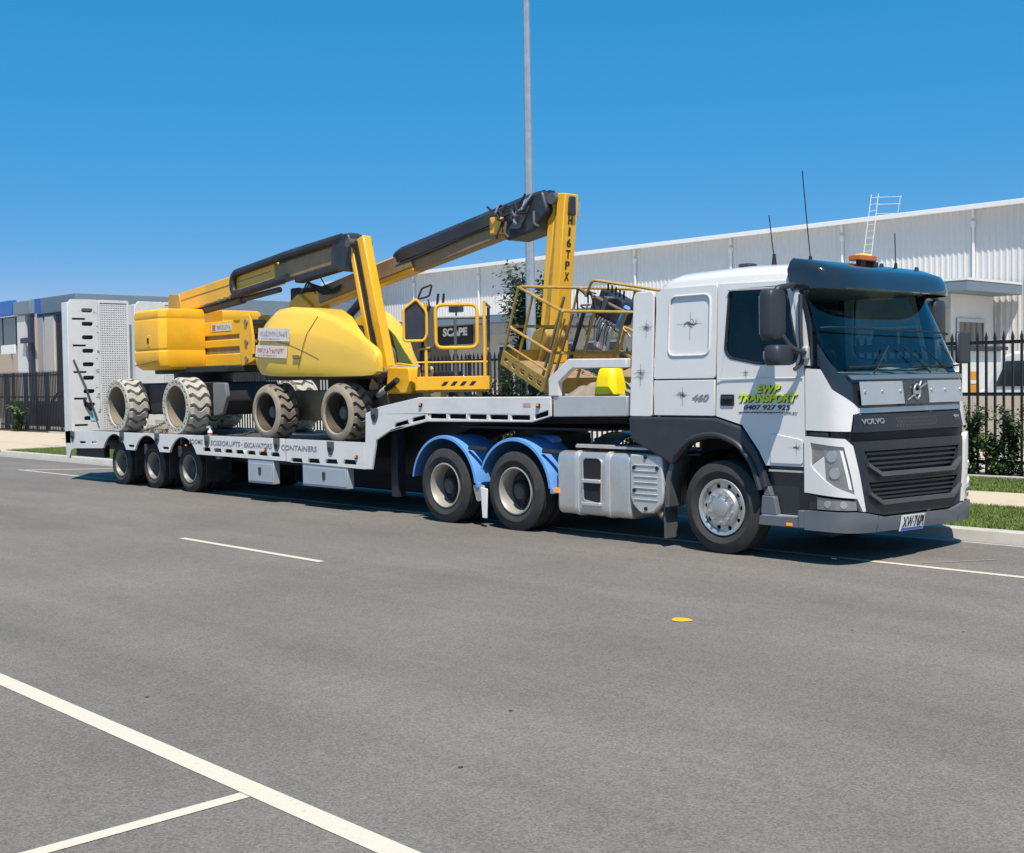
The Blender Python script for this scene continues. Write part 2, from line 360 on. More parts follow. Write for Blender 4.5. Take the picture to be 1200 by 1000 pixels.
# ================================================================== SETTING
def sheet(name, x0, x1, y0, y1, z, m, parent=None, kind='structure'):
    o = MB().add([(x0, y0, z), (x1, y0, z), (x1, y1, z), (x0, y1, z)], [(0, 1, 2, 3)]).build(name, m, parent, smooth=0)
    if parent is None and kind: o['kind'] = kind
    return o
g = sheet('ground', -900, 900, -900, 900, -.05, HARD); tag(g, 'pale bare ground stretching to the horizon')
road = sheet('road', -260, 160, -30, 1.26, 0, ROAD); tag(road, 'worn grey asphalt road in the foreground')
def line(x0, x1, y0, y1, m=PAINT, name='lane_line', label=None): 
    o = sheet(name, x0, x1, y0, y1, .004, m, road, None)
    if label: o['label'] = label
    return o
line(-120, 60, -8.87, -8.745, label='long white edge line of the near parking bays')
for i in range(-3, 6): line(3.09 + i * 6.2 - .04, 3.09 + i * 6.2 + .045, -11.4, -8.875, name='bay_line')
for i in range(-6, 1): line(-5.85 + i * 9.05, -2.82 + i * 9.05, -4.45, -4.36, name='lane_dash')
line(-17, 60, -.71, -.61, label='white edge line running under the truck')
line(-20.6, -17.05, -.69, -.61)
MB().add([(1.9, -.45, .0045), (2.35, .28, .0045), (2.38, .27, .0045), (1.94, -.46, .0045)], [(0, 1, 2, 3)]).build('bay_tick', FAINT, road)
MB().add([(-20.4, -.6, .0045), (-19.0, 1.0, .0045), (-18.85, 1.0, .0045), (-20.2, -.6, .0045)], [(0, 1, 2, 3)]).build('bay_tick', PAINT, road)
ym = MB(); ym.add([(1.97 + .085 * math.cos(t) * (1 + .15 * math.sin(3 * t)), -4.33 + .075 * math.sin(t), .005) for t in [i * math.pi / 9 for i in range(18)]], [tuple(range(18))])
ym.build('survey_mark', PAINTY, road, smooth=0, label='small yellow painted survey mark in the lane')

for i in range(11):
    r_ = random.Random(900 + i); x, y, q = r_.uniform(-3, 6.5), r_.uniform(-10.8, -2.5), r_.uniform(.005, .016)
    MB().add([(x + q * (1 + .4 * r_.random()) * math.cos(t), y + q * (1 + .4 * r_.random()) * math.sin(t), .0035) for t in [k * math.pi / 5 for k in range(10)]], [tuple(range(10))]).build('oil_drip' if i % 3 else 'paint_fleck', OIL if i % 3 else FAINT, road, smooth=0)
# kerb and gutter in cast lengths
kerb = MB().plate([(1.26, -.06), (1.26, .006), (1.36, .004), (1.46, -.008), (1.50, .0), (1.53, .11), (1.56, .125), (1.68, .125), (1.68, -.06)], -27.5, 60, 'x').build('kerb', CONC, None)
tag(kerb, 'pale concrete kerb and gutter along the far side of the road', kind='structure')
sheet('gutter_pan', -60, 60, 1.33, 1.485, .0075, GUTTER, kerb)
kerb2 = MB().plate([(1.26, -.06), (1.26, .006), (1.46, .0), (1.60, .03), (1.68, .04), (1.68, -.06)], -120, -27.51, 'x').build('kerb_crossing', CONC, None); tag(kerb2, 'low concrete kerb crossing in front of the driveway', kind='structure')
verge = sheet('verge', -27.5, 60, 1.68, 3.9, .118, TURF); tag(verge, 'mown turf verge beside the kerb')
path = thing('footpath', None, None, (0, 3.9, .1)); tag(path, 'beige concrete footpath between two strips of turf', kind='structure')
pb = MB().box(-.745, .745, 3.905, 5.93, 0, .124).build('path_slab', PATH, path, bev=.008)
WMX[pb] = T(.0, 0, 0); pb.matrix_basis = T(.0, 0, 0)
for i in range(-40, 20):
    if i: inst(pb, T(i * 1.5, 0, random.uniform(-.003, .003)), path)
strip = sheet('turf_strip', -34, 60, 5.94, 8.1, .118, TURF); tag(strip, 'narrow mown turf strip between the footpath and the garden bed')
edge = MB().box(-40, 60, 8.1, 8.26, 0, .17).build('garden_edging', CONC, None, bev=.01); tag(edge, 'pale concrete garden edging at the foot of the fence', kind='structure')
bed = sheet('garden_bed', -60, 60, 8.26, 9.3, .13, SOIL); tag(bed, 'dark mulched garden bed along the fence')
yard = sheet('yard', -90, 90, 9.3, 60, .12, HARD); tag(yard, 'pale concrete yard behind the black fence')
drive = sheet('driveway', -120, -27.5, 1.68, 8.26, .11, PATH); tag(drive, 'pale concrete driveway at the left end of the road')
dedge = MB().plate([(-27.5, 1.68), (-27.5, 3.3), (-28.7, 3.75), (-29.6, 3.6), (-29.6, 3.9), (-27.2, 3.9), (-27.2, 1.68)], .1, .128, 'z').build('driveway_kerb', CONC, None); tag(dedge, 'curved concrete edge between turf and driveway', kind='structure')

def grass_obj(name, zones, label):
    V = []; F = []; b = 0; vs = []
    for x0, x1, y0, y1, n, h in zones:
        x = rng.uniform(x0, x1, n); y = rng.uniform(y0, y1, n); a = rng.uniform(0, 6.283, n); w = rng.uniform(.006, .012, n)
        hh = h * rng.uniform(.5, 1.3, n); lx = rng.normal(0, .35, n) * hh; ly = rng.normal(0, .35, n) * hh
        p0 = np.stack([x - w * np.cos(a), y - w * np.sin(a), np.full(n, .115)], 1); p1 = np.stack([x + w * np.cos(a), y + w * np.sin(a), np.full(n, .115)], 1)
        p2 = np.stack([x + lx, y + ly, .115 + hh], 1); vs.append(np.stack([p0, p1, p2], 1).reshape(-1, 3))
    v = np.concatenate(vs); n = len(v) // 3
    me = bpy.data.meshes.new(name); me.vertices.add(len(v)); me.vertices.foreach_set('co', v.ravel()); me.loops.add(n * 3); me.loops.foreach_set('vertex_index', np.arange(n * 3))
    me.polygons.add(n); me.polygons.foreach_set('loop_start', np.arange(n) * 3); me.update(calc_edges=True); me.materials.append(LEAFG)
    o = bpy.data.objects.new(name, me); link(o); tag(o, label, 'grass', kind='stuff'); return o
grass_obj('grass', [(-2.5, 4.5, 1.68, 3.92, 70000, .05), (-5, 4, 5.92, 8.12, 50000, .05), (-27.5, -20, 1.68, 3.9, 30000, .05), (-18, -2.5, 1.68, 3.9, 25000, .05)], 'short mown green grass on the verge and the strip by the fence')

# ------------------------------------------------------------------ fence
fence = thing('palisade_fence', 'tall black steel picket fence with pointed tops behind the truck', 'fence', (0, 8.7, .13))
FX0, FX1, FS = -46.5, 4.5, .155
for z in (.36, 1.53, 2.42): MB().box(FX0, FX1, 8.72, 8.75, z - .03, z + .03).build('rail', FENCE, fence)
pk = MB(); pk.box(-.018, .018, -.018, .018, 0, 2.34); pk.add([(-.026, -.026, 2.34), (.026, -.026, 2.34), (.026, .026, 2.34), (-.026, .026, 2.34), (0, 0, 2.48)], [(0, 1, 4), (1, 2, 4), (2, 3, 4), (3, 0, 4), (3, 2, 1, 0)])
n = int((FX1 - FX0) / FS); first = None; rest = MB()
for i in range(n):
    x = -1.99 + (i - int((-1.99 - FX0) / FS)) * FS; M = T(x, 8.7, .14)
    if i >= n - 300:
        if first is None: first = pk.build('picket', FENCE, fence, smooth=0, wm=M)
        else: inst(first, M, fence)
    else: rest.add(pk.v, pk.f, M)
rest.build('picket_run', FENCE, fence, smooth=0, kind='stuff')
po = None
for i in range(20):
    M = T(-45.2 + i * 2.48, 8.76, .13)
    if po is None: po = MB().box(-.035, .035, -.0, .07, 0, 2.4).box(-.04, .04, -.005, .075, 2.4, 2.43).build('fence_post', FENCE, fence, wm=M)
    else: inst(po, M, fence)

# gate screens at the far left of the fence
gate = thing('slide_gate', 'dark sliding gate with solid lower panel and brace at the left end of the fence', 'gate', (-44, 9.2, .13))
for k, x in enumerate((-47.2, -45.0, -42.8, -40.4)): MB().box(x, x + .16, 9.15, 9.31, .12, 2.55).build('gate_post', NAVY, gate)
for x in (-47, -44.85, -42.62): MB().box(x, x + 2.0, 9.2, 9.24, .3, 1.35).build('gate_panel', NAVY, gate)
MB().tube([(-42.6, 9.12, 1.0), (-41.2, 9.12, 1.75), (-40.6, 9.12, 1.8)], .06, 6).build('brace', NAVY, gate)

# ------------------------------------------------------------------ planting
def leafcloud(n, shape, size, seed):
    r = np.random.default_rng(seed); V = []; F = []
    for i in range(n):
        c, nrm = shape(r); a = r.normal(size=3); a /= np.linalg.norm(a); nn = nrm + r.normal(0, .6, 3); nn /= np.linalg.norm(nn)
        a = a - nn * a.dot(nn); a /= np.linalg.norm(a) + 1e-9; b = np.cross(nn, a); s = size * r.uniform(.6, 1.4)
        k = len(V); V += [tuple(c - a * s), tuple(c + b * s * .45), tuple(c + a * s), tuple(c - b * s * .45)]; F.append((k, k + 1, k + 2, k + 3))
    mb = MB(); mb.v = V; mb.f = F; return mb
def make_plant(name, label, cat, x, y, z, h, w, nb, nl, leaf, lm, seed, group=None, trunk_r=.02, low=.1):
    t = thing(name, label, cat, (x, y, z), group); r = np.random.default_rng(seed); tips = []
    tr = MB(); tr.tube([(x + r.normal(0, .01), y, z + h * .8 * k / 4) for k in range(5)], trunk_r, 6)
    for i in range(nb):
        a = r.uniform(0, 6.28); f = low + (1 - low) * (i + .5) / nb; rad = w * math.sin(math.pi * min(1, .18 + .8 * (1 - abs(f - .4)))) * r.uniform(.45, 1.1)
        p0 = np.array([x, y, z + h * max(.05, f - .25) * .9]); p1 = np.array([x + rad * math.cos(a), y + rad * math.sin(a), z + h * f])
        tr.tube([tuple(p0), tuple((p0 + p1) / 2 + [0, 0, -.03 * h]), tuple(p1)], trunk_r * .4, 4); tips.append((p0, p1))
    def shape(r):
        p0, p1 = tips[r.integers(len(tips))]; k = r.uniform(.25, 1.05); c = p0 + (p1 - p0) * k + r.normal(0, .055 * h ** .5 * (.6 + w), 3); return c, (p1 - p0) / (np.linalg.norm(p1 - p0) + 1e-6) + np.array([0, 0, .6])
    tr.build('trunk' if cat == 'tree' else 'stem', BARK, t)
    leafcloud(nl, shape, leaf, seed + 1).build('crown' if cat == 'tree' else 'foliage', lm, t, smooth=0); return t
make_plant('tree', 'slender dark green tree rising beside the lamp post behind the baskets', 'tree', -14.75, 10.4, .13, 4.6, .8, 80, 17000, .065, LEAF, 11, trunk_r=.045)
sh = [(-1.98, 1.25, 'leafy young shrub half hidden by the truck front at the fence'), (-1.62, .78, 'shortest of the shrubs between the truck front and the fence end'), (-1.28, 1.25, 'bushy shrub with an upright tuft at the right edge of the photo'), (-.85, .8, 'low shrub cut by the right edge of the photo')]
for i, (x, h, lb) in enumerate(sh): make_plant('shrub', lb, 'shrub', x, 8.48, .13, h, .27, 20, 1900, .042, LEAF2 if i % 2 else LEAF, 30 + i, 'young shrubs along the fence', .012)
for i, (x, h, lm_, lb) in enumerate(((-9.75, 1.15, LEAF2, 'green shrub seen through the gap between the fuel tank and the neck'), (-22.3, 1.7, LEAF2, 'green shrub showing low between the two brown tyres'), (-28.3, 1.5, LEAF2, 'green shrub showing between the grey tray and the brown tyres'),
        (-13.7, 2.1, LEAF, 'grey-green shrub behind the low corner of the tilted basket'), (-14.5, 1.9, LEAF, 'shrub seen just right of the rear lift platform'), (-12.6, 1.9, LEAF, 'shrub seen through the floor of the tilted basket'))):
    make_plant('shrub', lb, 'shrub', x, 8.47, .13, h, .34, 22, 2200, .05, lm_, 60 + i, 'young shrubs along the fence', .012)
make_plant('shrub', 'small round green bush in front of the dark gate at far left', 'shrub', -43.2, 8.2, .13, 1.15, .5, 26, 1500, .055, LEAF2, 99, None, .02)

# ------------------------------------------------------------------ lamp post
lp = thing('lamp_post', 'very tall grey galvanised lamp post rising out of the top of the photo', 'lamp post', (-13.6, 9.2, .13))
MB().cyl((-13.6, 9.2, .13), (-13.6, 9.2, 12.6), .135, .075, 8).build('pole', GALV, lp, smooth=30)
MB().box(-13.8, -13.4, 9.0, 9.4, .13, .16).build('base_plate', GALV, lp)
MB().tube(rnd([(-13.6, 9.2, 12.3), (-13.6, 9.2, 12.9), (-13.6, 7.2, 13.1)], .4), .05, 8).build('arm', GALV, lp)
MB().box(-13.75, -13.45, 6.5, 7.2, 13.03, 13.16).build('lamp_head', GALV, lp, bev=.03)

# ------------------------------------------------------------------ warehouse
wh = thing('warehouse', 'long white ribbed metal warehouse behind the fence', 'building', (-20, 40, .1))
cl = MB(); prof = []; x = -66.0
while x < 30: prof += [(x, 0), (x + .05, -.035), (x + .11, -.035), (x + .16, 0)]; x += .27
vs = []; 
for px, dy in prof: vs += [(px, 40 + dy, 1.25), (px, 40 + dy, 9.12)]
cl.add(vs, [(2 * i, 2 * i + 2, 2 * i + 3, 2 * i + 1) for i in range(len(prof) - 1)]); cl.build('cladding', CLAD, wh, smooth=0)
for i in range(16): MB().box(-66 + i * 6, -66 + i * 6 + 5.985, 39.93, 40.3, .1, 1.25).build('precast_panel', PRECAST, wh)
MB().add([(-66, 40.05, .1), (-66, 95, .1), (-66, 95, 9.1), (-66, 67, 10.6), (-66, 40.05, 9.1)], [(0, 1, 2, 3, 4)]).build('end_wall', CLAD, wh)
MB().add([(-66.4, 39.42, 9.16), (30.4, 39.42, 9.16), (30.4, 67, 10.7), (-66.4, 67, 10.7)], [(0, 1, 2, 3)]).add([(-66.4, 39.42, 9.1), (30.4, 39.42, 9.1), (30.4, 67, 10.6), (-66.4, 67, 10.6)], [(3, 2, 1, 0)]).build('roof', ROOFM, wh, smooth=0)
MB().box(-66.4, 30.4, 39.36, 39.42, 9.0, 9.22).build('eave_gutter', FASCIA, wh, bev=.02)
for i, x in enumerate((-17.4, -23.9, -30.4, -36.9, -43.4, -49.9, -56.4, -62.9, -10.9)):
    MB().box(x - .05, x + .05, 39.84, 39.94, .3, 8.3).box(x - .09, x + .09, 39.80, 39.95, 8.3, 8.55).box(x - .05, x + .05, 39.80, 39.9, 8.7, 9.05).build('downpipe', FASCIA, wh, bev=.01)
for i in range(5):
    x = -14.2 + i * 1.1
    w_ = MB().box(x, x + 1.0, 39.86, 39.95, 1.35, 2.75).build('window', WINM, wh); MB().plate(rect(x - .05, x + 1.05, 1.3, 2.8), 39.82, 39.87, 'y', [rect(x + .04, x + .96, 1.39, 2.71)]).build('frame', FRAMEW, w_)
# office annex with flat overhanging roof
an = thing('office_annex', 'beige flat-roofed office annex built against the front of the warehouse', 'building', (-35, 37, .1))
for i in range(11): MB().box(-55.5 + i * 3.55, -55.5 + i * 3.55 + 3.53, 36.0, 39.8, .1, 4.6).build('precast_panel', PRECAST, an)
MB().box(-55.5, -16.46, 36.02, 39.79, 4.601, 5.2).build('upper_band', PRECG, an); MB().box(-16.469, -16.455, 36.0, 39.78, .1, 5.19).build('end_wall', FASCIA, an)
MB().box(-56.6, -15.2, 34.9, 39.78, 5.2, 5.62).build('roof_slab', GREYB, an, bev=.02)
MB().box(-56.62, -15.18, 34.88, 39.7, 5.621, 5.72).build('roof_capping', FASCIA, an)
for i, x in enumerate((-53.6, -50.9)):
    MB().box(x, x + 2.6, 35.9, 35.999, 1.9, 5.1).build('brown_panel', BROWNW, an)
for i in range(8):
    x = -43.8 + i * 3.4
    w_ = MB().box(x, x + 2.5, 35.93, 35.999, 1.1, 3.9).build('window', WINM, an); MB().plate(rect(x - .06, x + 2.56, 1.04, 3.96), 35.89, 35.94, 'y', [rect(x + .05, x + 1.2, 1.15, 3.85), rect(x + 1.3, x + 2.45, 1.15, 3.85)]).build('frame', FRAMEW, w_)
w_ = MB().box(-16.459, -16.40, 36.5, 38.8, 1.2, 4.1).build('window', WINM, an); MB().plate(rect(36.4, 38.9, 1.1, 4.2), -16.41, -16.37, 'x', [rect(36.55, 38.75, 1.25, 4.05)]).build('frame', FRAMEW, w_)
sg = thing('wall_sign', 'black sign with white capital letters on the beige office wall', 'sign', (-47.5, 35.9, 4))
MB().box(-49.2, -46.0, 35.8, 35.899, 4.1, 5.45).build('panel', BLACK, sg, bev=.01); side_text('scape', -48.6, 4.6, 2.25, .5, 35.79, FASCIA, sg)
lx = thing('roof_light', 'small dark lamp box standing on the office roof edge', 'lamp', (-46.6, 35.2, 5.72)); MB().box(-47.1, -46.2, 35.0, 35.4, 5.95, 6.5).box(-46.7, -46.6, 35.15, 35.25, 5.72, 5.95).build('lamp_box', NAVY, lx, bev=.03)
# roof ladder
ra = thing('roof_ladder', 'white metal access ladder with guard rail rising past the warehouse eave', 'ladder', (-20.8, 36.5, 5.72))
lb = Vector((-20.98, 36.5, 5.73)); lt = Vector((-20.36, 36.5, 9.75))
for dx in (0, .42): MB().tube([lb + Vector((dx, 0, 0)), lt + Vector((dx * .8, 0, 0))], .02, 6).build('stile', FASCIA, ra)
for i in range(14):
    p = lb.lerp(lt, (i + .5) / 14); MB().tube([p, p + Vector((.40, 0, 0))], .012, 5).build('rung', FASCIA, ra)
for z, w in ((9.6, 1.2), (9.3, 1.15), (8.9, 1.05)): MB().tube([(-20.15, 36.5, z), (-20.15 + w, 36.55, z - .1)], .014, 5).build('guard_rail', FASCIA, ra)
MB().tube([(-19.15, 36.55, 8.75), (-19.0, 36.55, 9.55)], .014, 5).build('guard_post', FASCIA, ra)

# low wall and van in the yard on the right
lw = thing('low_wall', 'low beige concrete wall in the yard behind the fence at right', 'wall', (-3, 15, .1))
for i in range(10): MB().box(-14 + i * 2.2, -14 + i * 2.2 + 2.185, 15, 15.18, .1, 1.42).build('wall_panel', PRECAST, lw, bev=.01)
bo = thing('orange_marker', 'orange marker block standing on the low wall beside the truck front', 'marker', (-5.2, 15.1, 1.42)); MB().plate(rnd2([(-5.31, 1.42), (-5.08, 1.42), (-5.10, 1.95), (-5.29, 1.95)], .03), 15.03, 15.15, 'y').build('marker_body', mat('orange_sleeve', (.75, .33, .05), .5), bo, bev=.02); MB().box(-5.30, -5.09, 15.022, 15.029, 1.66, 1.74).build('reflector', PLATEW, bo)
vn = thing('white_van', 'white van parked behind the low wall at the right edge of the photo', 'van', (-6, 20, .12))
bs = [(-8.0, .55), (-8.0, 1.1), (-7.6, 1.35), (-6.9, 1.5), (-6.4, 2.35), (-6.1, 2.45), (-2.6, 2.48), (-2.45, 2.2), (-2.42, .55)]
MB().plate(bs, 19.1, 21.0, 'y').build('body', WHITE, vn, bev=.08)
for x0, x1, p in ((-6.55, -5.5, [(-6.6, 1.55), (-6.3, 2.2), (-5.5, 2.2), (-5.5, 1.55)]), (-5.3, -4, rect(-5.35, -4.0, 1.55, 2.2, .05)), (-3.8, -2.7, rect(-3.85, -2.7, 1.55, 2.2, .05))): MB().plate(p, 19.07, 19.12, 'y').build('window', WINM, vn)
for x in (-7.2, -3.4): MB().lathe([(0, -.1), (.2, -.1), (.22, -.12), (.33, -.12), (.35, 0), (.35, .1), (0, .1)], 20, T(x, 19.2, .47)).build('wheel', RUBBER, vn)
rk = thing('site_shed', 'low dark glazed shed standing behind the low wall beside the van', 'shed', (-9.8, 21, .1))
MB().box(-12.4, -8.25, 20.2, 23, .1, 2.55).build('body', WHITE, rk, bev=.03)
for i in range(4): MB().box(-12.25 + i * 1.0, -12.25 + i * 1.0 + .86, 20.15, 20.2, 1.2, 2.35).build('window', WINM, rk)
MB().box(-12.6, -8.1, 20.0, 23.1, 2.55, 2.66).build('roof', NAVY, rk)

# ------------------------------------------------------------------ buildings on the left
b1 = thing('grey_office', 'grey-blue office block with blue corner fascia behind the trailer ramps', 'building', (-65, 20, .1))
MB().box(-68.4, -62.0, 19.2, 60, .1, 6.45).build('wall', PRECG, b1)
MB().box(-66.9, -61.9, 19.0, 60.2, 6.45, 7.42).build('fascia', GREYB, b1, bev=.02); MB().box(-68.7, -66.91, 19.0, 60.2, 6.45, 7.42).build('corner_fascia', BLUEP, b1, bev=.02)
for x0, x1, m in ((-68.1, -66.9, PRECG), (-66.6, -65.3, CLAD), (-64.9, -63.2, WINM), (-63.0, -62.2, NAVY)): MB().box(x0, x1, 19.08, 19.19, .2, 6.3).build('wall_panel', m, b1)
for i in range(9): MB().box(-61.99, -61.93, 20.2 + i * 4.2, 23.4 + i * 4.2, 1.0, 5.6).build('window', WINM, b1)
b2 = thing('tan_office', 'tan and white office with bright blue roof box at the left edge', 'building', (-64, 16, .1))
MB().box(-72, -61.0, 16.2, 16.35, .1, 6.1).build('wall', TAN, b2)
MB().box(-63.3, -60.9, 15.9, 16.2, 6.1, 6.85).build('roof_box', GREYB, b2, bev=.03); MB().box(-72, -63.45, 15.9, 16.2, 6.15, 7.0).build('blue_roof_box', BLUEP, b2, bev=.03)
MB().box(-63.15, -61.95, 16.05, 16.19, .2, 6.05).build('white_pier', CLAD, b2); MB().box(-61.4, -61.0, 15.95, 16.19, .2, 6.05).build('dark_pier', NAVY, b2)
MB().box(-65.3, -63.5, 16.1, 16.19, 4.4, 6.0).build('window', WINM, b2); MB().box(-69, -65.5, 16.1, 16.19, 4.3, 6.0).build('window', WINM, b2)
MB().box(-62.1, -60.6, 15.8, 16.0, 4.45, 4.75).build('awning', NAVY, b2)
bsn = thing('post_sign', 'small white sign board on a thin post at the left edge', 'sign', (-47.6, 9.6, .13)); MB().cyl((-47.6, 9.7, .13), (-47.6, 9.7, 3.5), .04).build('post', GALV, bsn); MB().box(-48.6, -47.0, 9.6, 9.66, 3.45, 3.85).build('board', PLATEW, bsn, bev=.01)

# ================================================================== PRIME MOVER
def lerp(t, tab):
    for (a, b), (c, d) in zip(tab, tab[1:]):
        if t <= c: return b + (d - b) * (t - a) / (c - a) if t > a else b
    return tab[-1][1]
XF = [(.25, 1.56), (.45, 1.61), (.9, 1.61), (1.35, 1.59), (1.9, 1.52), (2.7, 1.13), (3.1, .98)]     # front of the cab on its centre line
XS = [(.25, 1.08), (1.95, 1.08), (2.8, .90), (3.1, .85)]                                            # where the side panels meet the front
HW, YC, NE = 1.285, .035, 2 / 6.0
def fp0(th, z):
    xs = lerp(z, XS); xf = lerp(z, XF); c = max(math.cos(th), 0) ** NE; s_ = abs(math.sin(th)) ** NE
    return xs + (xf - xs) * c, YC + math.copysign(HW * s_, th)
TU = []; TTH = []; uacc = 0; pr = fp0(0, 1.4)
for i in range(1201):
    th = R(90) * (i / 1200) ** 3; q = fp0(th, 1.4); uacc += math.dist(pr, q); pr = q; TU.append(uacc); TTH.append(th)
UM = uacc
def lean(z): return max(0, z - 1.9) * .055
def fp(u, z):
    if u > 0 and z < 1.62:                                    # the kerb side of the grille is a little narrower
        k = min(1, (1.62 - z) / .12); u2 = u * .86 if u < 1.17 else 1.006 + (u - 1.17) * (UM - 1.006) / (UM - 1.17); u = u + (u2 - u) * k
    th = math.copysign(float(np.interp(abs(u), TU, TTH)), u); x, y = fp0(th, z)
    return Vector((x, y - math.copysign(lean(z) * min(1, abs(y) / 1.2), y), z - .027 * (y + 1.25) * max(0, min(1, (1.7 - z) / 1.35))))
def fnorm(u, z):
    e = .01; a = fp(min(u + e, UM), z) - fp(max(u - e, -UM), z); b = fp(u, z + e) - fp(u, z - e); n_ = a.cross(b); return n_.normalized()
def surf(poly, off=0, th=.02, holes=(), du=.05, dz=.08):
    """a plate that follows the cab's curved front; outline given as (distance round the front, height)"""
    bm = bmesh.new(); polys = [poly] + list(holes); flat = [p for q in polys for p in q]
    vs = [bm.verts.new((p[0], p[1], 0)) for p in flat]
    for t in tessellate_polygon([[Vector((p[0], p[1], 0)) for p in q] for q in polys]):
        try: bm.faces.new([vs[i] for i in t])
        except ValueError: pass
    us = [p[0] for p in poly]; zs = [p[1] for p in poly]
    for k in range(int(min(us) / du), int(max(us) / du) + 1): bmesh.ops.bisect_plane(bm, geom=bm.verts[:] + bm.edges[:] + bm.faces[:], plane_co=(k * du, 0, 0), plane_no=(1, 0, 0), dist=1e-5)
    for k in range(int(min(zs) / dz), int(max(zs) / dz) + 1): bmesh.ops.bisect_plane(bm, geom=bm.verts[:] + bm.edges[:] + bm.faces[:], plane_co=(0, k * dz, 0), plane_no=(0, 1, 0), dist=1e-5)
    bm.verts.index_update(); n_ = len(bm.verts); o_ = []; i_ = []
    for v in bm.verts:
        p = fp(v.co.x, v.co.y); nn = fnorm(v.co.x, v.co.y); o_.append(p + nn * off); i_.append(p + nn * (off - th))
    fs = [tuple(v.index for v in f.verts) for f in bm.faces]; fs += [tuple(i + n_ for i in reversed(f)) for f in fs]
    for e in bm.edges:
        if len(e.link_faces) == 1: a, b = e.verts[0].index, e.verts[1].index; fs.append((a, b, b + n_, a + n_))
    bm.free(); mb = MB(); mb.add(o_ + i_, fs); return mb
def mir(poly): return [(-u, z) for u, z in reversed(poly)]
TR = thing('prime_mover', 'white cab-over prime mover with smoked visor parked at the right', 'truck', (-1.5, 0, 0))
nl_ = lambda v: (v[0], v[1] + (lean(v[2]) if v[1] < 0 else -lean(v[2])), v[2])
YN, YF = -1.25, 1.32
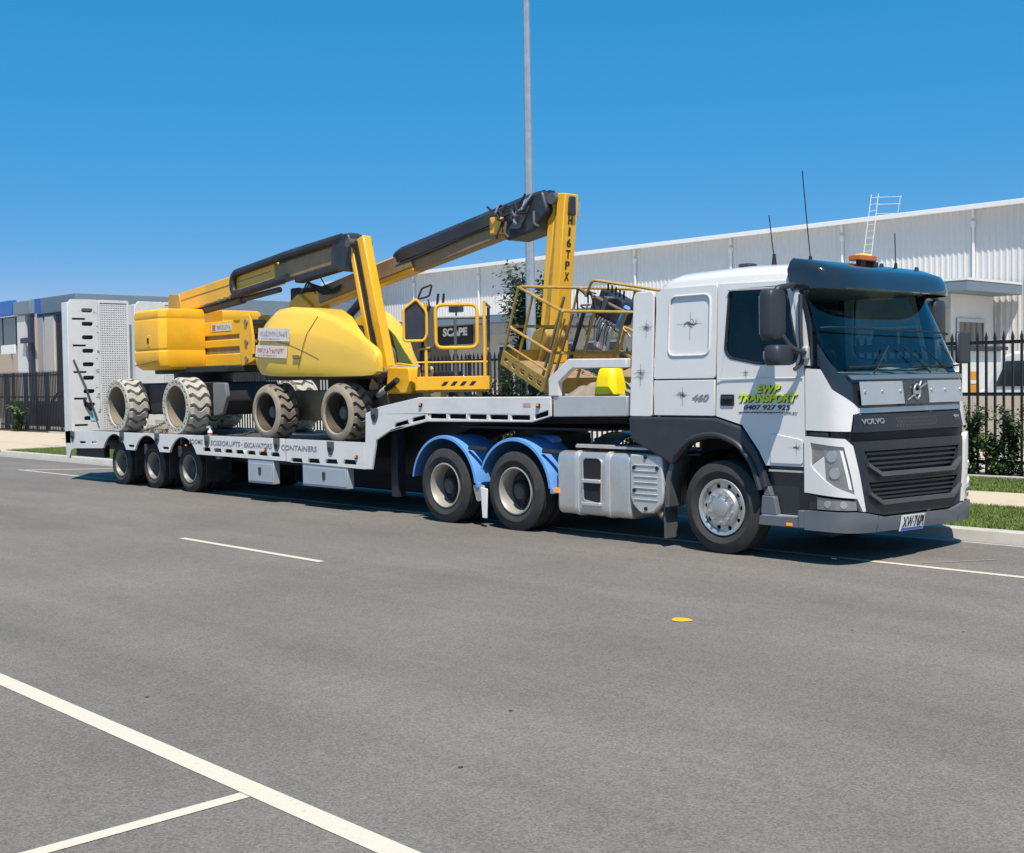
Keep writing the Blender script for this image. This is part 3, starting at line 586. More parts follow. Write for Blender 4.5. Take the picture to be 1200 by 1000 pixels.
# side panels: sleeper wall and door, near and far
sleeper = [(-.89, 1.475), (-.05, 1.475), (-.045, 1.862), (-.885, 1.862)]
upper = rnd2([(-.885, 1.878), (-.045, 1.878), (-.04, 2.875), (-.80, 2.875), (-.87, 2.8)], .03)
door = [(-.028, 1.475), (.31, 1.385), (.52, 1.12), (.60, .975), (1.065, .975), (1.065, 1.95), (.905, 2.80), (.86, 2.855), (-.025, 2.875)]
win = rnd2([(.08, 2.17), (.14, 2.09), (.52, 2.02), (.955, 2.02), (.985, 2.10), (.835, 2.75), (.79, 2.80), (.12, 2.80)], .06, 4)
blind = rect(-.68, -.12, 2.13, 2.78, .09, 5)
for y, s_ in ((YN, 1), (YF, -1)):
    near = s_ == 1
    MB().plate(sleeper, y, y + s_ * .03, 'y').build('sleeper_panel', WHITE, TR, bev=.006, fn=nl_)
    up_ = MB().plate(upper, y, y + s_ * .03, 'y', [blind]).build('sleeper_side', WHITE, TR, bev=.012, fn=nl_, seg=3)
    MB().plate(blind, y + s_ * .014, y + s_ * .05, 'y').build('blanked_window', WHITE, up_, fn=nl_)
    MB().tube([(a, y - s_ * .002, b) for a, b in blind], .013, 8, True).build('window_bead', WHITE, up_, fn=nl_)
    d_ = MB().plate(door, y, y + s_ * .04, 'y', [win]).build('door', WHITE, TR, bev=.01, fn=nl_, seg=3)
    MB().plate(win, y + s_ * .018, y + s_ * .022, 'y').build('door_glass', GLASSD, d_, fn=nl_)
    MB().tube([(a, y + s_ * .006, b) for a, b in win], .014, 6, True).build('window_seal', BLACK, d_, fn=nl_)
    MB().plate(rnd2([(.67, 1.31), (1.05, 1.25), (1.05, 1.0), (.66, 1.0)], .03), y - s_ * .012, y - s_ * .0, 'y').build('lower_panel', WHITE, d_, bev=.008)
    MB().plate(rect(.04, .21, 1.585, 1.705, .015), y - s_ * .012, y - s_ * .0, 'y').build('handle_recess', BLACK, d_); MB().box(.055, .195, min(y - s_ * .03, y - s_ * .012), max(y - s_ * .03, y - s_ * .012), 1.65, 1.685).build('door_handle', GREY, d_, bev=.008)
    MB().tube([(.0, y - s_ * .004, 1.868), (1.05, y - s_ * .004, 1.868)], .006, 5).build('body_crease', WHITE, d_)
    MB().tube([(.12, y + s_ * .03, 2.80), (.86, y + s_ * .03, 2.785), (.93, y + s_ * .03, 2.72)], .012, 5).build('rain_strip', ALU, d_)
    # side deflector behind the cab
    MB().plate(rnd2([(-1.24, 1.46), (-.912, 1.46), (-.905, 2.82), (-.93, 2.86), (-1.17, 2.86), (-1.205, 2.82)], .03), y - s_ * .01, y + s_ * .02, 'y').build('side_deflector', WHITE, TR, bev=.008, fn=nl_)
    # dark wheel arch
    arch = [(-1.25, 1.455), (-.03, 1.455), (.30, 1.365), (.50, 1.105), (.575, .96), (.63, .74), (.52, .71), (.43, .95), (.26, 1.15), (.02, 1.235), (-.15, 1.235), (-.38, 1.17), (-.52, 1.03), (-.62, .93), (-1.22, 1.2)]
    MB().plate(arch, y - s_ * .025, y + s_ * .1, 'y').build('wheel_arch', GREY, TR, bev=.025, seg=3)
    lip = [(.55, .72), (.46, .98), (.28, 1.19), (.03, 1.28), (-.17, 1.28), (-.40, 1.21), (-.56, 1.05)]
    MB().tube(rnd([(a, y - s_ * .03, b) for a, b in lip], .1), .03, 8).build('arch_lip', GREY, TR)
    MB().lathe([(.56, -.2), (.56, .2), (.53, .2), (.53, -.2)], 24, T(-.02, y + s_ * .28, .56), R(-8), R(188)).build('inner_arch', BLACK, TR)
    MB().box(-.64, .60, min(y + s_ * .52, y + s_ * .55), max(y + s_ * .52, y + s_ * .55), .55, 1.32).build('arch_liner', BLACK, TR)
    # steps
    st = MB().plate(rnd2([(.52, .36), (1.06, .36), (1.10, .47), (.53, .46)], .02), y - s_ * .02, y + s_ * .22, 'y').build('step', BUMPER, TR, bev=.012)
    MB().box(.55, 1.03, min(y, y + s_ * .2), max(y, y + s_ * .2), .461, .474).build('step_tread', ALU, st)
    MB().plate(rnd2([(.535, .47), (.74, .47), (.70, .66), (.55, .665)], .02), y - s_ * .005, y + s_ * .12, 'y').plate([(.565, .66), (.665, .66), (.63, .76), (.58, .75)], y, y + s_ * .08, 'y').build('step_corner', BUMPER, TR, bev=.01)
    MB().box(.6, 1.085, min(y + s_ * .06, y + s_ * .1), max(y + s_ * .06, y + s_ * .1), .47, .97).build('step_well', BADGEB, TR)
    MB().box(.63, 1.07, min(y + s_ * .01, y + s_ * .1), max(y + s_ * .01, y + s_ * .1), .915, .935).build('upper_step', ALU, TR)
    MB().box(.86, .93, min(y - s_ * .026, y), max(y - s_ * .026, y), .375, .405).build('side_marker', ORANGE, TR)
# lettering and decals on the near door
side_text('ewp', .49, 1.72, .30, .085, -1.256, LIME, TR); side_text('tra', .27, 1.625, .72, .085, -1.256, LIME, TR)
side_text('ewp', .498, 1.712, .30, .085, -1.2535, DECAL, TR, name='lettering_shadow'); side_text('tra', .278, 1.617, .72, .085, -1.2535, DECAL, TR, name='lettering_shadow')
side_text('ph', .335, 1.545, .57, .05, -1.2545, DECAL, TR); side_text('web', .27, 1.505, .72, .022, -1.2545, DECAL, TR); side_text('460', -.345, 1.635, .23, .075, -1.2545, DECALG, TR)
def scroll(x, z, s_, y=-1.2535, parent=TR, fn=None, seed=0):
    """a black curled thistle-like decal"""
    r = random.Random(seed); mb = MB()
    def stroke(pts, w):
        for (a, b), (c, d) in zip(pts, pts[1:]):
            dx, dz = c - a, d - b; l = math.hypot(dx, dz) or 1; nx, nz_ = -dz / l * w, dx / l * w
            mb.add([(a + nx, y, b + nz_), (a - nx, y, b - nz_), (c - nx, y, d - nz_), (c + nx, y, d + nz_)], [(0, 1, 2, 3)])
    for k in range(9):
        a0 = k * .7 + r.uniform(-.2, .2); L_ = s_ * r.uniform(.35, .8); pts = []
        for t in range(7): q = t / 6; pts.append((x + L_ * q * math.cos(a0 + q * 1.6) * 1.2, z + L_ * .6 * q * math.sin(a0 + q * 1.6)))
        stroke(pts, s_ * .036)
    for dx, dz, l in ((0, 1, 1.0), (0, -1, 1.4)): stroke([(x, z), (x + dx * s_ * l, z + dz * s_ * l)], s_ * .025)
    stroke([(x - s_ * 1.5, z), (x + s_ * 1.3, z)], s_ * .012)
    mb.build('scroll_decal', DECALS, parent, smooth=0, fn=fn)
scroll(-.40, 2.47, .125, y=-1.2375, fn=nl_, seed=1)
for i, (x, z, q) in enumerate(((-1.0, 2.46, .085), (-1.07, 1.95, .10))): scroll(x, z, q, y=-1.2635, fn=nl_, seed=2 + i)
scroll(-.48, 1.70, .085, seed=5); scroll(.36, 1.93, .045, seed=6); scroll(.98, 1.17, .06, y=-1.2655, seed=7)

for y0, y1 in ((YN + .045, YN + .055), (YF - .055, YF - .045)):
    MB().box(-.075, .0, y0, y1, 1.46, 2.86).box(-.90, -.075, y0, y1, 1.83, 1.905).box(-.93, -.87, y0, y1, 1.46, 2.8).build('seam_backing', BLACK, TR, fn=nl_)
# cab shell: back wall, floor, inner lining
MB().box(-.88, -.84, YN + .05, YF - .05, 1.3, 2.85).build('back_wall', WHITE, TR)
MB().box(-.88, 1.3, YN + .06, YF - .06, 1.25, 1.32).build('cab_floor', INT, TR)
MB().box(-.84, -.82, YN + .06, YF - .06, 1.33, 2.8).build('rear_lining', INT, TR)
for y0, y1 in ((YN + .08, YN + .1), (YF - .1, YF - .08)): MB().box(-.84, -.03, y0, y1, 1.33, 2.78).build('side_lining', INT, TR)
MB().box(-.84, .98, YN + .12, YF - .12, 2.78, 2.8).build('headlining', INT2, TR)
for y in (-.6, .65):
    st = MB().plate(rnd2([(-.1, 1.55), (.42, 1.58), (.44, 1.72), (-.02, 1.7)], .05), y - .25, y + .25, 'y').build('seat', INT, TR, bev=.04, seg=3)
    MB().plate(rnd2([(-.08, 1.68), (.06, 1.7), (-.1, 2.4), (-.22, 2.38)], .05), y - .24, y + .24, 'y').plate(rnd2([(-.2, 2.4), (-.1, 2.4), (-.13, 2.62), (-.22, 2.6)], .04), y - .13, y + .13, 'y').build('backrest', INT, st, bev=.04, seg=3)
    MB().box(-.05, .35, y - .15, y + .15, 1.32, 1.56).build('seat_base', BLACK, st)
ds = MB().plate(rnd2([(.85, 1.5), (1.38, 1.5), (1.42, 1.88), (1.1, 1.93), (.9, 1.85)], .05), YN + .1, YF - .1, 'y').build('dashboard', DASH, TR, bev=.03)
MB().tube([(.83 + .18 * math.sin(t) * .6, -.6 + .22 * math.cos(t), 1.98 + .22 * math.sin(t) * .75) for t in [i * math.pi / 12 for i in range(24)]], .016, 6, True).build('steering_wheel', BLACK, TR)
MB().cyl((.83, -.6, 1.98), (1.1, -.6, 1.8), .03).build('steering_column', BLACK, TR)
MB().add([(1.2, -.1, 1.95), (1.35, -.05, 1.94), (1.32, .2, 1.955), (1.18, .15, 1.97)], [(0, 1, 2, 3)]).add([(1.25, .3, 1.94), (1.36, .35, 1.94), (1.33, .6, 1.95), (1.22, .55, 1.95)], [(0, 1, 2, 3)]).build('paper', PAPER, TR)

# roof
secs = []
for x, zt, hw in ((-.885, 2.88, 1.16), (-.84, 2.97, 1.18), (-.74, 3.04, 1.19), (-.6, 3.07, 1.195), (.2, 3.085, 1.195), (.75, 3.06, 1.19), (.95, 2.98, 1.17), (1.08, 2.86, 1.13), (1.1, 2.80, 1.12)):
    zb = 2.80 if x < .8 else 2.79; q = []
    for t in range(17):
        a = math.pi * t / 16; c = math.cos(a); s_ = math.sin(a)
        q.append((x, YC - math.copysign(abs(c) ** .4, c) * (hw + .01), zb + (zt - zb) * s_ ** .45))
    secs.append(q)
MB().loft(secs, cap=True, closed=True).build('roof', WHITE, TR, smooth=50)
# front panels
scr = [(-1.37, 2.25), (-1.25, 1.925), (-.6, 1.905), (0, 1.90), (.6, 1.905), (1.25, 1.925), (1.37, 2.25), (1.32, 2.68), (1.2, 2.79), (-1.2, 2.79), (-1.32, 2.68)]
MB_ = surf(scr, -.012, .006, du=.1, dz=.12); ws = MB_.build('windscreen', GLASS, TR, smooth=60)
surf([(-1.48, 2.0), (-1.45, 1.955), (-1.33, 1.755), (-1.115, 1.615), (-1.06, 1.565), (1.06, 1.565), (1.115, 1.615), (1.33, 1.755), (1.45, 1.955), (1.48, 2.0), (1.40, 2.2), (1.25, 1.915), (.6, 1.895), (-.6, 1.895), (-1.25, 1.915), (-1.40, 2.2)], -.002, .03).build('scuttle_panel', BADGEB, TR, smooth=60)
surf([(-1.12, 1.84), (1.12, 1.84), (1.17, 1.885), (-1.17, 1.885)], .025, .03).build('scuttle_ledge', BLUETRIM, TR, smooth=60)
for sg_ in (-1, 1):
    f_ = (lambda p: p) if sg_ < 0 else mir
    surf(f_([(-UM, 1.96), (-1.575, 1.99), (-1.43, 2.4), (-1.35, 2.76), (-1.30, 2.82), (-1.36, 2.85), (-1.60, 2.85), (-UM, 2.83)]), .004, .04).build('front_pillar', BADGEB, TR, smooth=60)
    surf(f_([(-UM, 1.99), (-1.575, 1.99), (-1.50, 2.4), (-1.47, 2.82), (-UM, 2.82)]), .010, .014).build('pillar_trim', WHITE, TR, smooth=60)
    surf(f_([(-UM, 1.345), (-1.185, 1.335), (-1.14, 1.50), (-1.06, 1.513), (-1.06, 1.56), (-1.12, 1.61), (-1.335, 1.75), (-1.455, 1.95), (-UM, 1.96)]), .004, .04).build('corner_panel', WHITE, TR, smooth=60)
    bz_out = [(-UM, 1.285), (-1.25, 1.265), (-1.18, 1.195), (-1.045, .55), (-1.085, .55), (-1.15, .68), (-UM, .725)]
    bz_in = [(-1.60, 1.225), (-1.262, 1.185), (-1.175, .72), (-1.36, .80), (-1.445, .86), (-1.60, 1.0)]
    b_ = surf(f_(bz_out), .03, .06, [f_(bz_in)]).build('lamp_surround', WHITE, TR, smooth=50, bev=.008)
    h_ = surf(f_([(-1.455, 1.205), (-1.265, 1.18), (-1.18, .725), (-1.36, .80), (-1.44, .86)]), .012, .03).build('headlight', LENS, TR, smooth=60)
    for z0, z1 in ((1.03, 1.15), (.86, .99)):
        uc = -1.37 if z0 > 1 else -1.345; p = fp(uc * -sg_ * -1 if False else (uc if sg_ < 0 else -uc), (z0 + z1) / 2); nn = fnorm(uc if sg_ < 0 else -uc, (z0 + z1) / 2)
        MB().cyl(p + nn * .005, p + nn * .02, .05, .055, 16).build('lamp_bowl', CHROME, h_)
    surf(f_([(-1.295, 1.15), (-1.27, 1.15), (-1.195, .76), (-1.225, .775)]), .016, .01).build('daytime_strip', PLATEW, h_, smooth=60)
    surf(f_([(-1.60, 1.225), (-1.46, 1.208), (-1.45, 1.1), (-1.60, 1.0)]), .008, .03).build('indicator', LENS, TR, smooth=60)
    surf(f_([(-1.45, 1.09), (-1.435, .85), (-1.60, .985)]), .02, .03).build('lamp_filler', WHITE, TR, smooth=60)
    surf(f_([(-1.65, .70), (-1.535, .695), (-1.535, .56), (-1.65, .55)]), 0, .04).build('lower_filler', BADGEB, TR, smooth=60)
    fg_ = surf(f_([(-1.53, .685), (-1.15, .655), (-1.14, .562), (-1.53, .562)]), .012, .03).build('fog_light', LENS, TR, smooth=60, bev=.006)
    for uc in (-1.42, -1.27):
        p = fp(uc if sg_ < 0 else -uc, .618); nn = fnorm(uc if sg_ < 0 else -uc, .618); MB().cyl(p + nn * .008, p + nn * .018, .034, .036, 14).build('lamp_bowl', CHROME, fg_)
surf([(-1.05, 1.512), (1.05, 1.512), (1.05, 1.562), (-1.05, 1.562)], .004, .03).build('white_bar', WHITE, TR, smooth=60)
ug = surf([(-1.17, 1.325), (1.17, 1.325), (1.13, 1.497), (-1.13, 1.497)], .012, .03).build('upper_grille', GRILLE, TR, smooth=60, bev=.008)
surf([(-1.4, 1.20), (1.4, 1.20), (1.4, 1.36), (-1.4, 1.36)], -.04, .03).build('grille_gap', BLACK, TR, smooth=60)
mg = surf(rnd2([(-1.165, 1.235), (1.165, 1.235), (1.035, .545), (.72, .50), (-.72, .50), (-1.035, .545)], .04), .005, .03,
          [[(-1.03, 1.14), (-.9, .95), (-.8, .905), (.8, .905), (.9, .95), (1.03, 1.14)], [(-.97, .83), (-.86, .66), (-.78, .625), (.78, .625), (.86, .66), (.97, .83)]]).build('main_grille', GRILLE, TR, smooth=50, bev=.01)
surf([(-1.1, .55), (1.1, .55), (1.1, 1.2), (-1.1, 1.2)], -.06, .02).build('grille_backing', BLACK, mg, smooth=60)
for z0 in (1.10, 1.05, 1.0, .955): surf([(-.98 + (1.12 - z0) * .5, z0), (.98 - (1.12 - z0) * .5, z0), (.98 - (1.12 - z0) * .5, z0 + .022), (-.98 + (1.12 - z0) * .5, z0 + .022)], -.012, .03).build('slat', GRILLE, mg, smooth=60)
for z0 in (.79, .745, .70, .66): surf([(-.92 + (.8 - z0) * .5, z0), (.92 - (.8 - z0) * .5, z0), (.92 - (.8 - z0) * .5, z0 + .02), (-.92 + (.8 - z0) * .5, z0 + .02)], -.012, .03).build('slat', GRILLE, mg, smooth=60)
for z0, w in ((.885, .80), (.605, .78)):
    surf([(-w - .2, z0 + .10), (-w, z0), (w, z0), (w + .2, z0 + .10), (w + .2, z0 + .135), (w, z0 + .042), (-w, z0 + .042), (-w - .2, z0 + .135)], .045, .05).build('grille_bar', GBAR, mg, smooth=50, bev=.01)
k = 0
for j in range(3):
    for i in range(26): pass
mesh_ = MB()
for i in range(15):
    for j in range(3):
        u = -.42 + i * .06 + (j % 2) * .03; z = 1.372 + j * .036; q = [(u + .02 * math.cos(a), z + .017 * math.sin(a)) for a in [t * math.pi / 3 for t in range(6)]]
        s2 = surf(q, .0135, .004, du=1, dz=1); mesh_.add(s2.v, s2.f)
mesh_.build('grille_mesh', GMESH, ug, smooth=0)
mesh_ = MB()
for i in range(34):
    for j in range(2):
        u = -.85 + i * .05 + (j % 2) * .025; z = .855 + j * .03; q = [(u + .017 * math.cos(a), z + .014 * math.sin(a)) for a in [t * math.pi / 3 for t in range(6)]]
        s2 = surf(q, .0065, .004, du=1, dz=1); mesh_.add(s2.v, s2.f)
mesh_.build('grille_mesh', BLACK, mg, smooth=0)
def front_text(key, u, z, w, h, off, m, parent):
    src = TXT[key]; me = src.copy(); xs = [v.co.x for v in me.vertices]; ys = [v.co.y for v in me.vertices]; x0, x1, y0, y1 = min(xs), max(xs), min(ys), max(ys)
    for v in me.vertices:
        uu = u + (v.co.x - x0) / (x1 - x0) * w; zz = z + (v.co.y - y0) / (y1 - y0) * h; v.co = fp(uu, zz) + fnorm(uu, zz) * (off + v.co.z)
    me.materials.clear(); me.materials.append(m); o = bpy.data.objects.new('lettering', me); link(o, parent); return o
front_text('volvo', -1.05, 1.40, .38, .055, .016, EMBL, ug); front_text('fm', .93, 1.405, .11, .05, .016, EMBL, ug)
# stainless stone plates and badge
for u0, u1 in ((-1.06, -.30), (.22, .98)):
    pl = surf([(u0, 1.585), (u1, 1.585), (u1, 1.815), (u0, 1.815)], .055, .006).build('stone_plate', STONE, TR, smooth=60)
    for uu in (u0 + .06, u0 + .35, u1 - .06):
        p = fp(uu, 1.715); nn = fnorm(uu, 1.715); MB().cyl(p + nn * .05, p + nn * .066, .02, .014, 10).build('bolt', CHROME, pl)
bd = surf([(-.296, 1.575), (.216, 1.575), (.216, 1.825), (-.296, 1.825)], .05, .05).build('badge_panel', BADGEB, TR, smooth=60, bev=.006)
bc = fp(-.04, 1.70); bn = fnorm(-.04, 1.70)
ring = MB().tube([bc + bn * .062 + Vector((0, 1, 0)) * .062 * math.cos(t) + Vector((0, 0, 1)) * .075 * math.sin(t) for t in [i * math.pi / 16 for i in range(32)]], .013, 8, True)
ring.tube([bc + bn * .062 + Vector((0, -.19, -.085)), bc + bn * .062 + Vector((0, -.06, -.035))], .009, 6).tube([bc + bn * .062 + Vector((0, .06, .035)), bc + bn * .062 + Vector((0, .19, .085))], .009, 6)
ring.tube([bc + bn * .063 + Vector((0, .045, .05)), bc + bn * .063 + Vector((0, .085, .105))], .010, 6)
ring.plate(rect(-.06, .06, -.018, .018), .056, .07, 'x', M=T(bc.x, bc.y, bc.z))  .build('round_emblem', EMBL, bd, smooth=50)
# bumper
bp_ = [(-UM, .35), (-1.0, .345), (1.0, .345), (UM, .35), (UM, .545), (1.16, .545), (1.04, .535), (.72, .478), (-.72, .478), (-1.04, .535), (-1.16, .545), (-UM, .545)]
bmp = surf(bp_, .035, .10).build('bumper', BUMPER, TR, smooth=50, bev=.015)
for u in (-.86, .93): surf([(u - .003, .348), (u + .003, .348), (u + .003, .50), (u - .003, .50)], .0365, .004, du=1).build('bumper_seam', BLACK, bmp, smooth=0)
for y, s_ in ((YN, 1), (YF, -1)): MB().plate([(1.0, .36), (1.10, .36), (1.10, .54), (1.0, .54)], y - s_ * .03, y + s_ * .1, 'y').build('bumper_end', BUMPER, TR, bev=.01)
npl = surf(rect(-.445, .02, .33, .478), .055, .012).build('number_plate', PLATEW, TR, smooth=60); surf(rect(-.43, .005, .333, .362), .0565, .004).build('plate_band', PLATEB, npl, smooth=60)
front_text('xw', -.42, .370, .415, .095, .056, DECAL, npl)
MB().box(.95, 1.15, -.9, .95, .24, .40).build('lower_valance', BLACK, TR, bev=.02)
MB().plate(rnd2([(.6, .12), (1.0, .14), (1.0, .36), (.6, .36)], .05), 1.315, 1.335, 'y').build('tow_flap', GREY, TR)
# visor
vis = []; vin = []
VT = [(0, .86, .90, 3.08), (.2, .86, 1.12, 3.045), (.45, .86, 1.335, 2.965), (.5, .86, 1.36, 2.945), (.62, .87, 1.40, 2.89), (.8, .885, 1.425, 2.82), (1, .90, 1.43, 2.755)]
for v, xs, xf, z in VT:
    a_ = []; b_ = []
    for i in range(33):
        th = R(-90 + 180 * i / 32); c = max(math.cos(th), 0) ** (2 / 5.0); s_ = math.copysign(abs(math.sin(th)) ** (2 / 5.0), th); hw = 1.16 + .10 * min(1, v * 2.5)
        a_.append((xs + (xf - xs) * c, YC + hw * s_, z)); b_.append((xs + (xf - xs - .012) * c, YC + (hw - .012) * s_, z - .008))
    vis.append(a_); vin.append(b_)
vm = MB(); vm.loft(vis, cap=False, closed=False); vm.loft(vin, cap=False, closed=False)
vm.loft([vis[-1], vin[-1]], cap=False, closed=False); vm.loft([vis[0], vin[0]], cap=False, closed=False)
vm.build('sun_visor', VISOR, TR, smooth=45)
# guard bar across the windscreen and wipers
MB().tube([fp(u, 2.33 - .012 * u) + fnorm(u, 2.33) * .05 for u in [-1.3 + i * .1 for i in range(27)]], .009, 6).build('screen_guard', BLACK, TR)
for u0, u1 in ((-.78, -.28), (.35, .0), (.75, .42)):
    MB().tube([fp(u0 + (u1 - u0) * t, 1.89 + t * .28) + fnorm(u0, 2.0) * .035 for t in (0, .3, .6, 1)], .009, 6).build('wiper_arm', BLACK, TR)
    MB().tube([fp(u0 - .35 + .8 * t, 1.955 + .02 * t) + fnorm(u0 - .35 + .8 * t, 1.96) * .02 for t in (0, .25, .5, .75, 1)], .010, 6).build('wiper_blade', BLACK, TR)
# mirrors
for s_ in (1, -1):
    y0 = YN if s_ > 0 else YF
    def MY(p): return (p[0], y0 - s_ * p[1], p[2])
    def head(x0, x1, a, b, z0, z1, name, r):
        secs = []
        for z, k in ((z0, .8), (z0 + .03, .95), (z0 + .08, 1), (z1 - .08, 1), (z1 - .03, .95), (z1, .8)):
            cx, cy = (x0 + x1) / 2, (a + b) / 2; q = []
            for i in range(16):
                t = 2 * math.pi * i / 16; c_, d_ = math.cos(t), math.sin(t); q.append(MY((cx + math.copysign(abs(c_) ** .5, c_) * (x1 - x0) / 2 * k, cy + math.copysign(abs(d_) ** .5, d_) * (b - a) / 2 * k, z)))
            secs.append(q)
        o = MB().loft(secs).build(name, GREY, TR, smooth=60); MB().box(x0 - .004, x0 + .012, min(y0 - s_ * (a + .04), y0 - s_ * (b - .04)), max(y0 - s_ * (a + .04), y0 - s_ * (b - .04)), z0 + .06, z1 - .06).build('mirror_glass', CHROME, o); return o
    head(.84, 1.02, .20, .47, 2.245, 2.74, 'mirror', .05); head(.88, 1.08, .16, .46, 1.995, 2.195, 'wide_mirror', .05)
    MB().tube(rnd([MY((.93, -.03, 2.80)), MY((1.0, .1, 2.79)), MY((.97, .3, 2.76)), MY((.95, .34, 2.70))], .08), .03, 8).build('mirror_arm', GREY, TR)
    MB().tube(rnd([MY((1.09, -.01, 2.12)), MY((1.12, .10, 2.12)), MY((1.05, .2, 2.16)), MY((.98, .3, 2.32))], .06), .03, 8).build('mirror_arm', GREY, TR)
    MB().tube(rnd([MY((1.03, .0, 2.70)), MY((1.06, .05, 2.3)), MY((1.08, .04, 2.02)), MY((1.03, .12, 1.95))], .1), .022, 8).build('mirror_arm', GREY, TR)
    MB().box(1.06, 1.14, min(y0 - s_ * .0, y0 - s_ * .06), max(y0 - s_ * .0, y0 - s_ * .06), 2.05, 2.18).build('mirror_bracket', ALU if s_ > 0 else GREY, TR, bev=.015)
MB().box(1.36, 1.42, 1.28, 1.55, 2.0, 2.36).build('kerb_mirror', GREY, TR, bev=.04)
# roof fittings
bcn = MB().box(.98, 1.12, -.28, .06, 3.09, 3.15).build('warning_beacon', AMBERD, TR, bev=.012, seg=3); MB().box(1.0, 1.10, -.18, -.02, 3.151, 3.165).build('lit_lens', AMBER, bcn, bev=.01); MB().box(1.0, 1.1, .02, .12, 3.05, 3.09).box(1.02, 1.08, -.2, -.1, 3.04, 3.09).build('beacon_foot', GREY, bcn)
for (x, y, z, x2, z2) in ((.92, -.9, 3.0, .83, 3.99), (.48, -.9, 3.06, .42, 3.58), (1.03, .6, 3.0, 1.02, 3.44)):
    a_ = MB().cyl((x, y, z), (x, y, z + .11), .028, .016, 10).build('antenna', BLACK, TR); MB().tube([(x, y, z + .1), (x * .7 + x2 * .3, y, z + (z2 - z) * .35), (x2, y, z2)], .006, 5).build('whip', BLACK, a_)
for y in (.25, 1.0): MB().cyl((1.06, y, 3.03), (1.06, y, 3.085), .03, .02, 10).build('roof_marker', GREY, TR)
MB().box(-.1, .06, -.75, -.6, 3.08, 3.12).build('roof_vent', GREY, TR, bev=.02)

# chassis
for y in (-.42, .42): MB().box(-5.35, 1.1, y - .04, y + .04, .72, .98).build('chassis_rail', CHASS, TR)
for x in (-5.2, -3.9, -2.6, -1.4, .3): MB().box(x - .05, x + .05, -.38, .38, .75, .95).build('cross_member', CHASS, TR)
MB().box(-.5, .95, -.45, .45, .45, 1.25).build('engine', CHASS, TR, bev=.05)
for x in (-3.2, -4.57, 0): MB().cyl((x, -1.0, .5), (x, 1.0, .5), .09, n=12).build('axle', CHASS, TR)
for x in (-3.2, -4.57): MB().lathe([(0, -.25), (.2, -.22), (.25, 0), (.2, .22), (0, .25)], 20, T(x, 0, .5)).build('differential', CHASS, TR)
fw_ = MB().lathe([(.12, .03), (.5, .03), (.5, -.03), (.12, -.03), (.12, .03)], 24, T(-3.75, 0, 1.2) @ RX(90)).build('fifth_wheel', CHASS, TR); MB().box(-4.1, -3.4, -.4, .4, .98, 1.17).build('fifth_wheel_mount', CHASS, fw_)
# tank
tk = MB().plate(rnd2([(-1.21, .27), (-.62, .27), (-.62, 1.03), (-1.21, 1.03)], .11, 6), -2.46, -1.285, 'x', M=None)
tk_o = tk.build('fuel_tank', TANK, TR, bev=.035, seg=3)
for x in (-2.13, -1.63): MB().plate(rnd2([(-1.222, .262), (-.6, .262), (-.6, 1.042), (-1.222, 1.042)], .11, 6), x - .03, x + .03, 'x').build('tank_strap', ALU, tk_o)
rec = rnd2([(-2.01, .46), (-1.73, .42), (-1.71, .92), (-1.76, .965), (-1.98, .965), (-2.02, .92)], .03)
MB().plate(rec, -1.2235, -1.19, 'y').build('step_recess', BLACK, tk_o); MB().tube([(a, -1.222, b) for a, b in rec], .012, 6, True).build('recess_rim', TANK, tk_o)
for z in (.69, .42): MB().box(-2.02, -1.72, -1.26, -1.12, z - .022, z + .022).build('tank_step', ALU, tk_o, bev=.008)
MB().cyl((-2.3, -.95, 1.03), (-2.3, -.95, 1.075), .06, n=16).build('filler_cap', BLACK, tk_o)
tc_ = MB().plate(rnd2([(-1.27, 1.03), (-.80, 1.03), (-.775, .60), (-.80, .48), (-.93, .37), (-1.12, .36), (-1.23, .45), (-1.27, .55)], .03), -1.235, -.9, 'y').build('battery_cover', ALU, TR, bev=.02)
for x, z in ((-1.2, .88), (-.86, .88), (-1.2, .62), (-1.03, .42), (-1.03, 1.0)): MB().cyl((x, -1.25, z), (x, -1.23, z), .022, n=10).build('cover_bolt', BLACK, tc_)
for j in range(7):
    MB().tube([(-1.2 + .0 * j, -1.238, .52 + j * .065), (-.86, -1.238, .52 + j * .065)], .008, 4).build('cover_rib', ALU, tc_)
MB().box(-2.2, -.62, -1.15, -.7, 1.075, 1.10).build('catwalk', ALU, TR); MB().cyl((-2.2, -1.12, 1.10), (-1.6, -1.12, 1.10), .018).build('catwalk_pipe', RIM, TR)
MB().plate(rnd2([(-.60, 1.0), (-.655, 1.01), (-.74, .78), (-.765, .45), (-.70, .45), (-.685, .75)], .02), -1.24, -.95, 'y').build('mud_guard', DGREY, TR, bev=.01)
MB().box(-.80, -.785, -1.20, -.98, .10, .45).build('mud_flap', DGREY, TR); MB().cyl((-.9, -1.12, .38), (-.82, -1.15, .33), .05).build('tail_pipe', BRONZE, TR)
MB().cyl((-2.4, .95, .65), (-1.3, .95, .65), .32, n=24).build('far_tank', TANK, TR, bev=.03)
